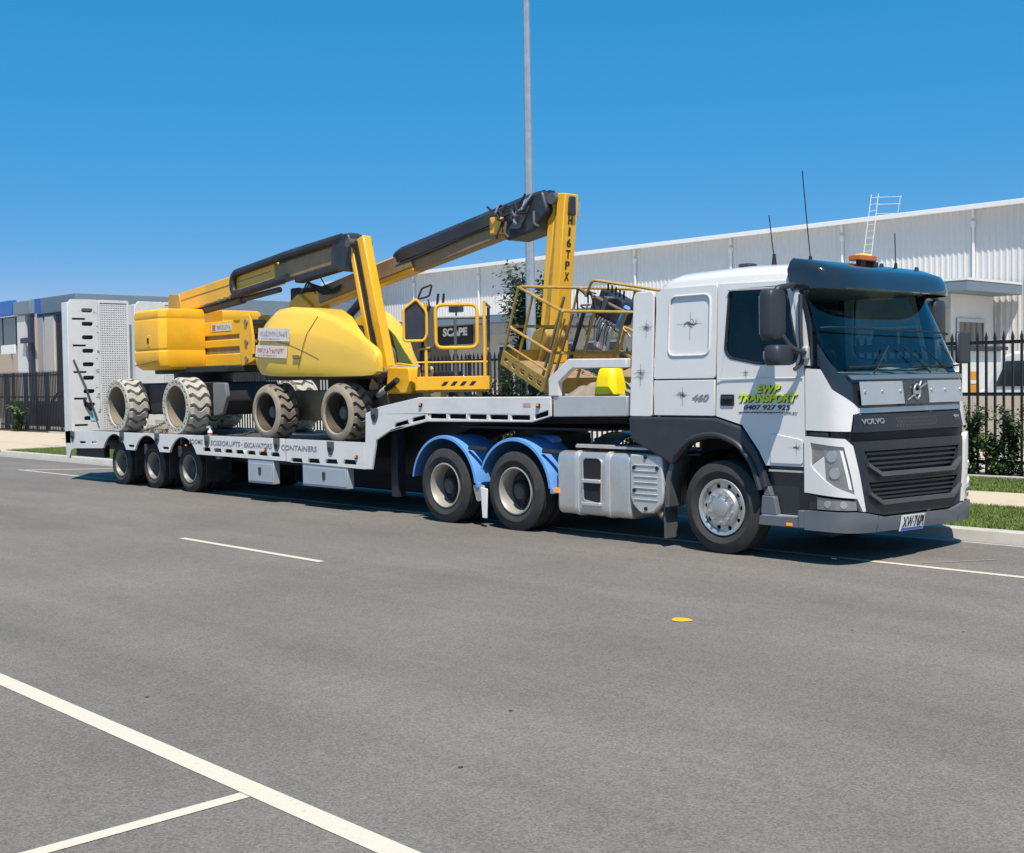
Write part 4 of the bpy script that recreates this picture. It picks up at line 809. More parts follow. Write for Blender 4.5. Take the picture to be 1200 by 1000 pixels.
# blue guards over the drive wheels
for y, s_ in ((-1.24, 1), (1.24, -1)):
    for x in (-3.2, -4.57):
        gd = MB().lathe([(.665, 0), (.672, .02 * s_), (.672, .55 * s_), (.66, .55 * s_), (.655, .02 * s_), (.64, 0), (.63, -.004), (.665, 0)], 28, T(x, y, .5), R(6), R(172 if x < -4 else 158)).build('wheel_guard', BLUE, TR, smooth=50)
        MB().box(x + .64, x + .70, min(y, y + s_ * .55), max(y, y + s_ * .55), .50, .575).build('guard_lip', BLUE, gd, bev=.01)
        MB().tube([(x + .5, y + s_ * .03, 1.02), (x + .78, y + s_ * .1, 1.0)], .03, 6).build('guard_bracket', CHASS, gd)
    MB().plate([(-3.83, .52), (-3.70, .50), (-3.72, .12), (-3.80, .12)], y, y + s_ * .02, 'y').build('spray_flap', PLATEW, TR, bev=.005)
    MB().plate(rnd2([(-4.0, .54), (-3.78, .54), (-3.82, .34), (-3.93, .32)], .04), y + s_ * .02, y + s_ * .05, 'y').build('guard_stay', RIM, TR, bev=.005)
MB().box(-2.5, -2.42, -1.22, -1.2, .52, .58).build('side_marker', ORANGE, TR)
for i, (x, y, z) in enumerate(((-2.9, -.75, .85), (-2.9, -.75, 1.1))): MB().cyl((x, y, z), (x - .4, y, z), .09, n=14).build('air_tank', BLUE if i else CHASS, TR, bev=.02)

# ---- wheels: rim, tyre, hub
def tyre_prof(R_, r_, w, bulge=.015):
    h = w / 2
    p = [(r_, -h * .72), (r_ + .02, -h * .86), (r_ + (R_ - r_) * .45, -h - bulge), (R_ - .05, -h * .97), (R_ - .015, -h * .86), (R_, -h * .78)]
    for k in (-.5, -.17, .17, .5): p += [(R_, h * k * 1.0 - .012), (R_ - .012, h * k - .008), (R_ - .012, h * k + .008), (R_, h * k + .012)]
    p += [(R_, h * .78), (R_ - .015, h * .86), (R_ - .05, h * .97), (r_ + (R_ - r_) * .45, h + bulge), (r_ + .02, h * .86), (r_, h * .72)]
    return p
def side_disc(n_h, rh, hr, r_out, y):                       # disc with holes facing -y
    outer = [(r_out * math.cos(t), r_out * math.sin(t)) for t in [i * 2 * math.pi / 40 for i in range(40)]]
    holes = [[(rh * math.cos(a) + hr * math.cos(b), rh * math.sin(a) + hr * math.sin(b)) for b in [k * math.pi / 5 for k in range(10)]] for a in [i * 2 * math.pi / n_h for i in range(n_h)]]
    return outer, holes
def front_wheel(M, s_):
    W = M @ (Matrix() if s_ > 0 else RZ(180))
    rim = MB().lathe([(.295, .10), (.295, -.125), (.305, -.135), (.298, -.14), (.27, -.13), (.262, -.10), (.255, .1)], 40)
    o_, h_ = side_disc(10, .232, .026, .262, 0); rim.plate(o_, -.085, -.07, 'y', h_)
    rim.lathe([(.205, -.085), (.20, -.125), (.185, -.142), (.10, -.148), (.098, -.165), (.07, -.175), (0, -.176)], 36)
    r_o = rim.build('wheel', CHROME, TR, smooth=35, wm=W)
    hb = MB()
    for i in range(10): a = 2 * math.pi * (i + .5) / 10; hb.cyl((.155 * math.cos(a), -.145, .155 * math.sin(a)), (.155 * math.cos(a), -.175, .155 * math.sin(a)), .017, .014, 6)
    hb.build('wheel_nuts', CHROME, r_o, wm=W); MB().lathe(tyre_prof(.5, .295, .29), 56).build('tyre', RUBBER, r_o, wm=W, smooth=35)
    MB().lathe([(.26, -.02), (0, -.02)], 30).build('brake_drum', BLACK, r_o, wm=W)
front_wheel(T(-.0, -1.075, .5), 1); front_wheel(T(-.0, 1.1, .5), -1)
def dual_wheel(M, s_, Rr, rr, w, parent, rm):
    W = M @ (Matrix() if s_ > 0 else RZ(180))
    rim = MB().lathe([(rr, .12), (rr, -w * .42), (rr + .012, -w * .47), (rr - .006, -w * .49), (rr - .02, -w * .42), (rr - .03, -.02), (rr - .045, .06)], 40)
    r_o = rim.build('wheel', rm, parent, smooth=35, wm=W)
    hb = MB().lathe([(rr - .043, .055), (rr - .07, .085), (rr - .11, .10), (.13, .10), (.12, .0), (.11, -.04), (.09, -.06), (0, -.062)], 32)
    for i in range(10): a = 2 * math.pi * i / 10; hb.cyl((.165 * math.cos(a), .10, .165 * math.sin(a)), (.165 * math.cos(a), .065, .165 * math.sin(a)), .016, .014, 6)
    for i in range(8): a = 2 * math.pi * (i + .5) / 8; hb.cyl(((rr - .075) * math.cos(a), .078, (rr - .075) * math.sin(a)), ((rr - .075) * math.cos(a), .07, (rr - .075) * math.sin(a)), .022, .022, 10)
    hb.build('hub', CHASS, r_o, wm=W, smooth=35)
    MB().lathe(tyre_prof(Rr, rr, w), 56).lathe([(r, y + w + .05) for r, y in tyre_prof(Rr, rr, w)], 40).build('tyre', RUBBER, r_o, wm=W, smooth=35)
    return r_o
for x in (-3.2, -4.57):
    for y, s_ in ((-1.09, 1), (1.09, -1)): dual_wheel(T(x, y, .5), s_, .5, .292, .27, TR, RIM)

# ================================================================== TRAILER
TL = thing('low_loader_trailer', 'white drop-deck low loader trailer with raised rear ramps', 'trailer', (-9, 0, 0))
def slotrow(x0, x1, n_, z0, z1, skew=0, w=.38):
    out = []
    for i in range(n_):
        xc = x0 + (x1 - x0) * (i + .5) / n_; zz = skew * (xc - x0); out.append([(xc - w / 2, z0 + zz), (xc + w / 2, z0 + zz), (xc + w / 2 - .03, z1 + zz), (xc - w / 2 + .03, z1 + zz)])
    return out
AX = (-11.66, -13.0, -14.33)
TWX = -.10
def arch_pts(xc, r=.55, zc=.44, zb=.70):
    a0 = math.asin((zb - zc) / r); return [(xc + r * math.cos(a0 + (math.pi - 2 * a0) * i / 12), zc + r * math.sin(a0 + (math.pi - 2 * a0) * i / 12)) for i in range(13)]
for y, s_ in ((-1.25, 1), (1.25, -1)):
    a, b = y, y + s_ * .035
    low1 = [(-6.31, .645), (-6.31, 1.03), (-8.36, 1.035), (-8.36, .685)]
    MB().plate(low1, a, b, 'y', slotrow(-6.45, -8.3, 4, .705, .775, -.018 * -1, .34)).build('side_rail', TWHITE, TL, bev=.008)
    low2 = [(-8.42, .685), (-8.42, 1.035), (-16.3, 1.02), (-16.56, 1.0), (-16.52, .45), (-16.40, .45), (-16.30, .62), (-16.15, .66)]
    bot = []
    for xc in reversed(AX): bot += list(reversed([(px, pz) for px, pz in arch_pts(xc)]))
    low2 = low2 + bot + [(-11.05, .70)]
    holes = slotrow(-8.5, -11.0, 7, .745, .81, -.008, .28)
    for xc in (-12.29, -13.63): holes += [rect(xc - .12, xc + .12, .755, .80)]
    holes += [rect(-15.35, -15.1, .775, .82), rect(-15.9, -15.6, .77, .815)]
    MB().plate(low2, a, b, 'y', holes).build('side_rail', TWHITE, TL, bev=.008)
    neck = [(-6.305, .645), (-6.27, 1.45), (-5.95, 1.545), (-5.05, 1.68), (-2.52, 1.685), (-2.52, 1.445), (-2.85, 1.37), (-4.89, 1.35), (-5.74, 1.195), (-6.03, 1.07), (-6.14, .65)]
    nh = [[(-5.62, 1.255), (-5.30, 1.315), (-5.29, 1.37), (-5.58, 1.32)], [(-5.22, 1.335), (-4.92, 1.385), (-4.92, 1.44), (-5.2, 1.395)]]
    for i in range(5): nh.append(rect(-4.82 + i * .40, -4.82 + i * .40 + .34, 1.395, 1.455))
    nh.append([(-2.80, 1.405), (-2.56, 1.455), (-2.56, 1.52), (-2.80, 1.465)])
    MB().plate(neck, a, b, 'y', nh).build('neck_side', TWHITE, TL, bev=.008)
    MB().plate([(-2.50, 1.44), (-1.31, 1.46), (-1.31, 1.69), (-2.50, 1.69)], a + s_ * .03, b + s_ * .05, 'y').build('front_beam', ALU, TL, bev=.01)
    hb = MB(); out_ = [(-2.56, 1.69), (-2.56, 1.905), (-2.22, 2.135), (-1.30, 2.12), (-1.30, 2.01), (-2.15, 2.02), (-2.40, 1.855), (-2.40, 1.69)]
    hb.plate(out_, a + s_ * .01, b + s_ * .06, 'y').build('headboard_frame', TWHITE, TL, bev=.012)
    # tie-down shields
    for x, z in ((-16.2, .92), (-14.0, .945), (-12.6, .955), (-10.8, .945), (-8.62, .955), (-7.15, .94), (-6.05, 1.44)):
        sh_ = MB().plate([(x - .09, z + .085), (x + .09, z + .085), (x + .085, z - .03), (x + .03, z - .12), (x - .03, z - .12), (x - .085, z - .03)], y - s_ * .012, y - s_ * .001, 'y').build('tie_down', DGREY, TL, bev=.004)
        MB().cyl((x, y - s_ * .03, z - .03), (x, y - s_ * .01, z - .03), .035, n=12).build('rope_ring', BLACK, sh_)
    for x, z in ((-11.5, .87), (-8.95, .87), (-6.5, .84), (-5.0, 1.60), (-2.72, 1.60)):
        mk = MB().box(x - .03, x + .03, min(y - s_ * .025, y - s_ * .001), max(y - s_ * .025, y - s_ * .001), z - .05, z).build('marker_lamp', BLACK, TL, bev=.005); MB().box(x - .02, x + .02, min(y - s_ * .03, y - s_ * .025), max(y - s_ * .03, y - s_ * .025), z - .03, z - .005).build('lens', ORANGE, mk)
    MB().box(-3.0, -2.86, min(y - s_ * .004, y), max(y - s_ * .004, y), 1.56, 1.61).build('warning_sticker', mat('pink_sticker', (.62, .35, .36), .5, var=.3, vs=40), TL)
    # toolboxes
    for x0, x1, z0 in ((-9.52, -8.75, .30), (-7.93, -6.75, .33)):
        tb = MB().box(x0, x1, min(y + s_ * .01, y + s_ * .13), max(y + s_ * .01, y + s_ * .13), z0, .68).build('toolbox', BLUEBOX, TL, bev=.012); MB().box(x0 + .03, x1 - .03, min(y - s_ * .002, y + s_ * .01), max(y - s_ * .002, y + s_ * .01), z0 + .03, .62).build('toolbox_lid', BLUEBOX, tb, bev=.006)
        xm = (x0 + x1) / 2; MB().plate(rnd2([(xm - .04, .56), (xm + .04, .56), (xm + .03, .44), (xm - .03, .44)], .015), y - s_ * .012, y - s_ * .002, 'y').build('latch', GREY, tb)
side_text('b1', -11.41, .885, .46, .08, -1.254, DECALG, TL); side_text('b2', -10.68, .878, .96, .08, -1.254, DECALG, TL); side_text('b3', -9.60, .872, .84, .08, -1.254, DECALG, TL); side_text('b4', -8.49, .862, .98, .08, -1.254, DECALG, TL)
for x in (-9.69,): side_text('dot', x, .91, .04, .012, -1.254, DECALG, TL)
for x0, x1, z0 in ((-10.9, -6.35, .12), (-16.1, -15.2, .55)): MB().box(x0, x1, .55, 1.15, z0, .9).build('underbody_dark_fill', CHASS, TL, bev=.02)  # dark fill added to hide the sunlit ground beyond, so the underside reads as shade
# decks
MB().box(-16.3, -6.28, -1.21, 1.21, .96, 1.0).build('lower_deck', DECK, TL)
MB().plate([(-6.26, 1.40), (-5.05, 1.63), (-1.35, 1.635), (-1.35, 1.60), (-5.05, 1.59), (-6.26, 1.36)], -1.21, 1.21, 'y').build('neck_deck', DECK, TL)
MB().box(-6.28, -6.24, -1.2, 1.2, .8, 1.42).build('neck_riser', CHASS, TL)
for y in (-.5, .5):
    MB().plate([(-16.2, .62), (-16.2, .955), (-6.3, .955), (-6.3, 1.3), (-5.2, 1.55), (-1.9, 1.55), (-1.9, 1.35), (-4.6, 1.28), (-5.6, 1.0), (-6.1, .55), (-11, .55)], y - .06, y + .06, 'y').build('main_beam', CHASS, TL)
for x in [-15.8 + i * .8 for i in range(12)]: MB().box(x - .04, x + .04, -1.2, 1.2, .85, .955).build('cross_member', CHASS, TL)
MB().cyl((-3.75, 0, 1.2), (-3.75, 0, 1.35), .06).build('king_pin', CHASS, TL); MB().box(-4.6, -2.0, -.9, .9, 1.26, 1.29).build('skid_plate', CHASS, TL)
MB().box(-1.37, -1.33, -1.2, 1.2, 1.46, 1.69).build('headboard', ALU, TL); MB().box(-1.36, -1.31, -1.2, 1.2, 2.02, 2.12).build('headboard_bar', TWHITE, TL)
for y in (-.9, .9): MB().box(-6.05, -5.9, y - .07, y + .07, .25, 1.2).build('landing_leg', CHASS, TL)
for x in AX:
    MB().cyl((x + TWX, -.9, .42), (x + TWX, .9, .42), .07, n=12).build('axle', CHASS, TL)
    for y, s_ in ((-.955, 1), (.955, -1)):
        dual_wheel(T(x + TWX, y, .415), s_, .415, .245, .25, TL, DRIM)
        MB().box(x + .46, x + .475, min(y - s_ * .1, y + s_ * .4), max(y - s_ * .1, y + s_ * .4), .2, .75).build('mud_flap', RUBBER, TL)
        MB().box(x + .5, x + .62, y + s_ * .1 - .04, y + s_ * .1 + .04, .6, .8).build('spring_hanger', BLUEBOX, TL, bev=.01)
for y in (-1.15, 1.0): MB().box(-16.28, -15.0, y, y + .12, .5, .74).build('rear_light_beam', CHASS, TL, bev=.01)
# ramps standing upright at the tail
for k, (y0, y1) in enumerate(((-1.25, .06), (.20, 1.32))):
    hs = []
    if k == 0:
        for i in range(9): hs.append(rect(y0 + .27, y0 + .51, 1.215 + i * .275, 1.30 + i * .275, .04, 4))
        for i in range(5): hs.append(rect(y0 + .07, y0 + .35, 1.10 + i * .54, 1.14 + i * .54))
    if k == 0:
        for i in range(16): r_ = random.Random(i); zz = 1.1 + 2.4 * r_.random(); yy0 = y0 + .52 + .08 * r_.random(); MB().box(-16.2395, -16.237, yy0, yy0 + r_.uniform(.01, .06), zz, zz + r_.uniform(.01, .05)).build('scuff', DECALG, TL)
    fl = MB().plate(rnd2([(y0, .75), (y0 + .62, .75), (y0 + .62, 3.68), (y0 + .05, 3.68), (y0, 3.6)], .04), -16.28, -16.24, 'x', hs).build('ramp_plate', TWHITE, TL, bev=.006)
    MB().box(-16.58, -16.30, y0 + .0, y0 + .04, .75, 3.62).box(-16.58, -16.30, y1 - .04, y1, .75, 3.62).build('ramp_flange', TWHITE, TL, bev=.01)
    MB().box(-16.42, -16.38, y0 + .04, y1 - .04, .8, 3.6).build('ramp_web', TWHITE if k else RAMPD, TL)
    m_ = MB(); ya, yb = y0 + .63, y1 - .01
    MB().plate(rect(ya, yb, .78, 3.68, .04), -16.28, -16.25, 'x', [rect(ya + .04, yb - .04, .84, 3.62)]).build('mesh_frame', TWHITE, TL, bev=.005)
    z = .80
    while z < 3.66:
        m_.box(-16.285, -16.262, ya, yb, z, z + .028); z += .047
    yy = ya
    for i in range(13): m_.box(-16.29, -16.265, ya + (yb - ya) * i / 13, ya + (yb - ya) * i / 13 + .028, .8, 3.66)
    m_.build('tread_mesh', TWHITE, TL, kind='stuff'); MB().box(-16.30, -16.292, ya, yb, .8, 3.64).build('tread_backing', MESHB, TL)
    for i in range(6): MB().cyl((-16.6, y0 + .06, 1.2 + i * .45), (-16.6, y0 + .06, 1.26 + i * .45), .03).build('ramp_pin', BLACK, TL) if k == 0 else None
MB().tube([(-16.22, -1.18, 2.45), (-16.2, -.95, 1.9), (-16.18, -.72, 1.2)], .018, 6).build('ramp_strut', DGREY, TL)
st_ = MB(); 
for i, (y, z) in enumerate(((-.98, 1.62), (-.94, 1.55), (-.9, 1.5), (-.86, 1.45))): st_.lathe([(.03, -.015), (.05, -.015), (.05, .015), (.03, .015), (.03, -.015)], 10, T(-16.2, y, z))
st_.build('ramp_chain', BLACK, TL); MB().box(-16.238, -16.23, -.85, -.72, 1.2, 1.36).build('blue_tag', mat('blue_tag', (.3, .6, .75), .6), TL)

# ================================================================== BOOM LIFTS
def smudge(x, z, w, h, M, m, parent, seed):
    """a row of worn, illegible block print on a sticker"""
    r = random.Random(seed); mb = MB(); a = x
    while a < x + w - .02:
        b = a + r.uniform(.025, .045)
        mb.box(a, a + .011, -.002, 0, z, z + h * r.uniform(.75, 1), M); mb.box(a, b - .008, -.0021, 0, z + h * r.choice((0, .42, .8)), z + h * r.choice((.16, .56, .95)), M)
        a = b + .006
    return mb.build('worn_print', m, parent, smooth=0)
def lug_tyre(Rr, rr, w, n_, m, parent, M, rimm, deep, holes, name='wheel', amp=.045):
    """chunky off-road wheel: rim barrel, tyre with wavy lugs, sidewall ring with holes"""
    h = w / 2
    rim = MB().lathe([(rr, -h), (rr + .012, -h - .004), (rr - .012, -h - .006), (rr - .02, -h + .02), (rr - .025, deep), (.06, deep + .02), (0, deep + .02)], 36)
    r_o = rim.build(name, rimm, parent, smooth=35, wm=M)
    core = MB().lathe([(rr, -h + .005), (Rr - .12, -h - .012), (Rr - .08, -h + .01), (Rr - .075, h - .01), (Rr - .12, h + .012), (rr, h - .005)], 44)
    for i in range(n_):
        q = []; K = 9; wd_ = .62 * math.pi * Rr / n_
        for k in range(K):
            t = k / (K - 1); y = h * 1.04 * (2 * t - 1); a = 2 * math.pi * i / n_ + amp * math.sin(2 * math.pi * t * 1.5 + .6) / Rr
            for r_, ww in ((Rr - .085, wd_ * 1.12), (Rr - (.03 if k in (0, K - 1) else 0), wd_ * (.9 if k in (0, K - 1) else 1))):
                for sg2 in (-1, 1): aa = a + sg2 * ww / Rr; q.append((r_ * math.cos(aa), y, r_ * math.sin(aa)))
        fs = []
        for k in range(K - 1):
            b = k * 4; c = b + 4; fs += [(b, c, c + 2, b + 2), (b + 1, b + 3, c + 3, c + 1), (b + 2, c + 2, c + 3, b + 3)]
        e = (K - 1) * 4; fs += [(0, 2, 3, 1), (e, e + 1, e + 3, e + 2)]
        core.add(q, fs)
    core.build('tyre', m, r_o, smooth=30, wm=M)
    if not holes: MB().lathe([(rr, -h - .01), (rr + .02, -h - .035), (Rr - .06, -h - .03), (Rr - .025, -h - .005), (Rr - .05, -h + .03)], 48).build('sidewall', SWALL, r_o, smooth=40, wm=M)
    if holes:
        o_ = [((Rr - .04) * math.cos(t), (Rr - .04) * math.sin(t)) for t in [i * 2 * math.pi / 44 for i in range(44)]]
        hl = [[(rr + .012) * 1.0 * math.cos(-t) if False else (rr + .01) * math.cos(t), (rr + .01) * math.sin(t)] for t in [i * 2 * math.pi / 44 for i in range(44)]]
        ho = [[tuple(p) for p in hl]]
        rm_ = (rr + Rr - .03) / 2
        for i in range(holes): a = 2 * math.pi * i / holes; ho.append([(rm_ * math.cos(a) + .027 * math.cos(b) , rm_ * math.sin(a) + .027 * math.sin(b)) for b in [k * math.pi / 4 for k in range(8)]])
        MB().plate(o_, -h - .045, -h - .012, 'y', ho).build('sidewall', m, r_o, smooth=30, wm=M)
        MB().lathe([(rr + .012, -h - .013), (Rr - .045, -h - .013)], 40).build('hole_backing', BLACK, r_o, wm=M)
    return r_o
def beam(mb, p0, p1, w, hgt, up=(0, 0, 1), e0=1, e1=1):
    p0 = Vector(p0); p1 = Vector(p1); d = (p1 - p0).normalized(); s_ = d.cross(Vector(up)).normalized(); u = s_.cross(d)
    secs = []
    for p, k in ((p0, e0), (p1, e1)): secs.append([tuple(p + s_ * w / 2 * a * k + u * hgt / 2 * b * k) for a, b in ((-1, -1), (1, -1), (1, 1), (-1, 1))])
    mb.loft(secs); return mb
def rail(pts, r=.018, rad=.08, closed=False): return MB().tube(rnd(pts, rad, 4, closed), r, 8, closed)

# ---------------- rear lift
LA = thing('boom_lift', 'rear yellow boom lift with box counterweight and pale hollow-rim tyres', 'boom lift', (-13.1, 0, 1.0), 'yellow boom lifts on the trailer')
for x in (-14.27, -11.95):
    for y, s_ in ((-.98, 1), (.98, -1)):
        W = T(x + (.38 if s_ < 0 and x > -13 else 0), y + (.06 if s_ < 0 else 0), 1.0 + .52) @ (Matrix() if s_ > 0 else RZ(180)) @ RY(random.uniform(0, 40)); wo = lug_tyre(.52, .365, .38, 17, STIRE, LA, W, TANR, .17, 22)
        MB().lathe([(.335, .155), (.12, .16), (.1, .12), (0, .11)], 30).build('hub', BLACK, wo, wm=W)
    MB().cyl((x, -.8, 1.5), (x, .8, 1.5), .09, n=12).box(x - .14, x + .14, -.45, .45, 1.4, 1.65).build('axle', CHASS, LA)
MB().plate(rnd2([(-14.7, 1.55), (-14.5, 1.35), (-11.7, 1.35), (-11.4, 1.6), (-11.5, 1.95), (-14.6, 1.95)], .05), -.62, .62, 'y').build('chassis', CHASS, LA, bev=.02)
MB().plate(rnd2([(-11.4, 1.93), (-10.98, 1.93), (-10.93, 1.7), (-11.1, 1.38), (-11.4, 1.34)], .04), -.78, -.70, 'y').build('side_tray', TRAY, LA, bev=.015)
MB().plate(rnd2([(-13.8, 1.9), (-12.75, 1.92), (-12.8, 1.4), (-13.7, 1.35)], .06), -.8, -.5, 'y').build('oil_tank', CHASS, LA, bev=.03)
MB().cyl((-13.1, 0, 1.95), (-13.1, 0, 2.15), .55, n=28).build('slew_ring', CHASS, LA, bev=.02)
MB().box(-14.0, -11.3, -.55, .55, 2.12, 2.24).build('turret_plate', CHASS, LA, bev=.02)
# box counterweight cowls either side of the arms
for y0, y1, nm in ((-1.05, -.17, 'counterweight_cowl'), (.22, 1.05, 'counterweight_cowl')):
    secs = []
    for z, dx, dy in ((2.19, .12, .10), (2.26, .03, .03), (2.40, 0, 0), (2.52, 0, 0), (2.54, .02, .015), (2.56, .02, .015), (2.58, 0, 0), (3.10, 0, 0), (3.12, .015, .01), (3.14, .015, .01), (3.16, 0, 0), (3.27, .015, .015), (3.31, .06, .06)):
        yo0 = y0 + (dy if y0 < 0 else 0); yo1 = y1 - (dy if y0 > 0 else 0)
        secs.append([(-13.80 + dx, yo0, z), (-12.85 - dx * .4, yo0, z), (-12.72 - dx * .4, yo0 + (.10 if y0 < 0 else 0), z), (-12.70 - dx * .4, yo1, z), (-13.80 + dx, yo1, z)])
    cw = MB().loft(secs).build(nm, YEL, LA, bev=.018, seg=3)
    if y0 < 0:
        MB().plate(rect(-13.30, -13.16, 2.62, 2.83, .02), y0 - .008, y0 + .002, 'y').build('latch_plate', YEL, cw, bev=.006); MB().box(-13.26, -13.20, y0 - .016, y0 - .008, 2.68, 2.78).build('latch', BLACK, cw)
        for z in (2.36,): MB().tube([(-13.78, y0 - .004, z - .08), (-12.9, y0 - .004, z)], .012, 5).build('seam', BRONZE, cw)
# folded lower arms in a stack
for z0, z1, x0, x1 in ((2.80, 3.06, -13.0, -11.25), (2.58, 2.72, -13.0, -11.4), (2.24, 2.46, -13.0, -11.2)):
    MB().box(x0, x1, -.17, .16, z0, z1).build('lower_arm', YEL, LA, bev=.015)
MB().box(-13.0, -11.35, -.14, .13, 2.46, 2.58).box(-13.0, -11.35, -.14, .13, 2.72, 2.80).build('arm_gap_strut', BRONZE, LA)
MB().plate(rnd2([(-11.35, 2.22), (-10.95, 2.3), (-10.95, 2.7), (-11.05, 3.14), (-11.38, 3.12), (-11.42, 2.6)], .05), -.22, -.17, 'y').plate(rnd2([(-11.35, 2.22), (-10.95, 2.3), (-10.95, 2.7), (-11.05, 3.14), (-11.38, 3.12), (-11.42, 2.6)], .05), .16, .21, 'y').build('arm_link', YEL, LA, bev=.012)
for z in (2.35, 2.65, 3.0): MB().cyl((-11.15, -.25, z), (-11.15, .24, z), .05, n=14).build('pivot_pin', BRONZE, LA)
sk_ = MB().box(-12.45, -11.75, -.178, -.171, 2.88, 3.02).build('sticker', STICKER, LA); smudge(-12.26, 2.91, .46, .085, T(0, -.1785, 0), DECALG, sk_, 3); MB().box(-12.42, -12.31, -.182, -.178, 2.90, 3.0).build('sticker_print', STICKR, LA)
# main boom
BA0, BA1 = Vector((-13.75, -.12, 3.45)), Vector((-7.95, -.15, 4.02))
def bp(t, dz=0, dy=0): p = BA0.lerp(BA1, t); return Vector((p.x, p.y + dy, p.z + dz))
beam(MB(), bp(.0), bp(.62), .22, .38).build('main_boom', YEL, LA, bev=.02)
beam(MB(), bp(.02, .04, -.113), bp(.60, .04, -.113), .006, .014).build('boom_crease', BRONZE, LA)
beam(MB(), bp(.58, -.02), bp(.985, -.02), .19, .30).build('inner_boom', BRONZE, LA, bev=.015)
hz = [bp(.42, .19, -.05), bp(.425, -.1, -.12)]
MB().tube(rnd([bp(.70, -.17, -.14), bp(.39, -.18, -.14), bp(.39, .20, -.14), bp(.72, .22, -.14), bp(.97, .20, -.13)], .2, 6), .07, 10).build('cable_loop', BOOMB, LA)
beam(MB(), bp(.64, .185), bp(1.0, .185), .22, .14).build('boom_top_cover', BOOMB, LA, bev=.03); beam(MB(), bp(.72, -.22), bp(.98, -.22), .2, .12).build('boom_under_cover', BOOMB, LA, bev=.03)
MB().plate(rnd2([(-8.4, 3.70), (-7.88, 3.64), (-7.80, 3.92), (-7.92, 4.26), (-8.35, 4.24)], .08), -.32, .02, 'y').build('boom_head', BOOMB, LA, bev=.03)
MB().plate(rnd2([(-13.95, 3.28), (-13.4, 3.3), (-13.5, 3.64), (-13.9, 3.66)], .05), -.27, -.22, 'y').plate(rnd2([(-13.95, 3.28), (-13.4, 3.3), (-13.5, 3.64), (-13.9, 3.66)], .05), -.02, .03, 'y').build('boom_pivot', YELD, LA, bev=.01)
MB().cyl((-12.9, -.12, 3.30), (-10.2, -.12, 3.52), .05, n=12).cyl((-12.9, -.12, 3.30), (-11.4, -.12, 3.42), .075, n=14).build('lift_cylinder', DGREY, LA)
for i in range(6): p = bp(.3 + i * .035, -.19, -.11); MB().box(p.x - .03, p.x + .03, p.y - .03, p.y + .02, p.z - .03, p.z + .03).build('hose_clamp', BRONZE, LA)
MB().tube([bp(.2, -.19, -.1), bp(.3, -.2, -.12), bp(.45, -.19, -.12), bp(.68, -.18, -.13)], .022, 6).build('hose', DGREY, LA)
# jib and platform
J0, J1 = Vector((-7.62, -.22, 4.16)), Vector((-6.92, -.30, 2.02))
beam(MB(), J0, J1, .16, .17, up=(1, 0, 0)).build('jib', YEL, LA, bev=.015)
beam(MB(), J0 + Vector((-.24, -.05, -.12)), J1 + Vector((-.20, -.05, -.30)), .08, .09, up=(1, 0, 0)).build('jib_link', YEL, LA, bev=.012)
MB().cyl(J0 + Vector((-.12, .0, -.05)), J1 + Vector((-.12, 0, .3)), .028, n=12).build('jib_cylinder', BRONZE, LA); MB().cyl(J0 + Vector((-.12, 0, -.05)), J0.lerp(J1, .4) + Vector((-.12, 0, .1)), .04, n=12).build('cylinder_body', DGREY, LA)
for z_, x_ in ((4.08, -7.78), (2.06, -7.0)): MB().cyl((x_, -.42, z_), (x_, .02, z_), .07, n=16).build('pivot_pin', DGREY, LA)
MB().plate(rnd2([(-7.4, 1.78), (-6.75, 1.70), (-6.35, 1.85), (-6.3, 2.12), (-6.7, 2.15), (-7.2, 2.2)], .06), -.36, -.30, 'y').plate(rnd2([(-7.4, 1.78), (-6.75, 1.70), (-6.35, 1.85), (-6.3, 2.12), (-6.7, 2.15), (-7.2, 2.2)], .06), .02, .07, 'y').build('platform_bracket', YEL, LA, bev=.012)
MB().tube(rnd([(-7.3, -.38, 2.3), (-7.1, -.42, 1.98), (-6.6, -.42, 2.12), (-6.2, -.4, 2.1), (-5.9, -.3, 2.05)], .12), .03, 8).build('hose', GALV, LA)
MB().cyl((-7.35, -.45, 1.52), (-6.1, -.8, 1.92), .045, n=12).build('rotator_cylinder', BLACK, LA); MB().cyl((-6.8, -.605, 1.70), (-6.5, -.69, 1.795), .05, n=12).build('cylinder_label', STICKER, LA)
MB().plate(rnd2([(-6.5, 1.72), (-5.9, 1.72), (-5.95, 2.1), (-6.45, 2.12)], .05), -.7, -.25, 'y').build('rotator_housing', YEL, LA, bev=.02)
MB().box(-7.0, -6.5, -.32, .0, 1.78, 2.05).build('valve_block', DGREY, LA, bev=.02)
for i in range(7):
    r_ = random.Random(70 + i); p = J1 + Vector((-.2 + .09 * i, -.12, r_.uniform(-.1, .15))); MB().tube(rnd([p, p + Vector((r_.uniform(-.1, .15), -.05, -.15)), p + Vector((r_.uniform(.0, .3), -.02, -.3)), p + Vector((.35, 0, -.2))], .08), .018, 6).build('hose', (BLACK, GALV, BRONZE)[i % 3], LA)
for k in range(3): MB().tube([J0 + Vector((-.06 - .04 * k, -.10, -.05)), J0.lerp(J1, .3) + Vector((-.08 - .03 * k, -.10, 0)), J0.lerp(J1, .7) + Vector((-.07 - .03 * k, -.11, 0)), J1 + Vector((-.06 - .03 * k, -.10, .1))], .012, 5).build('hose', BLACK, LA)
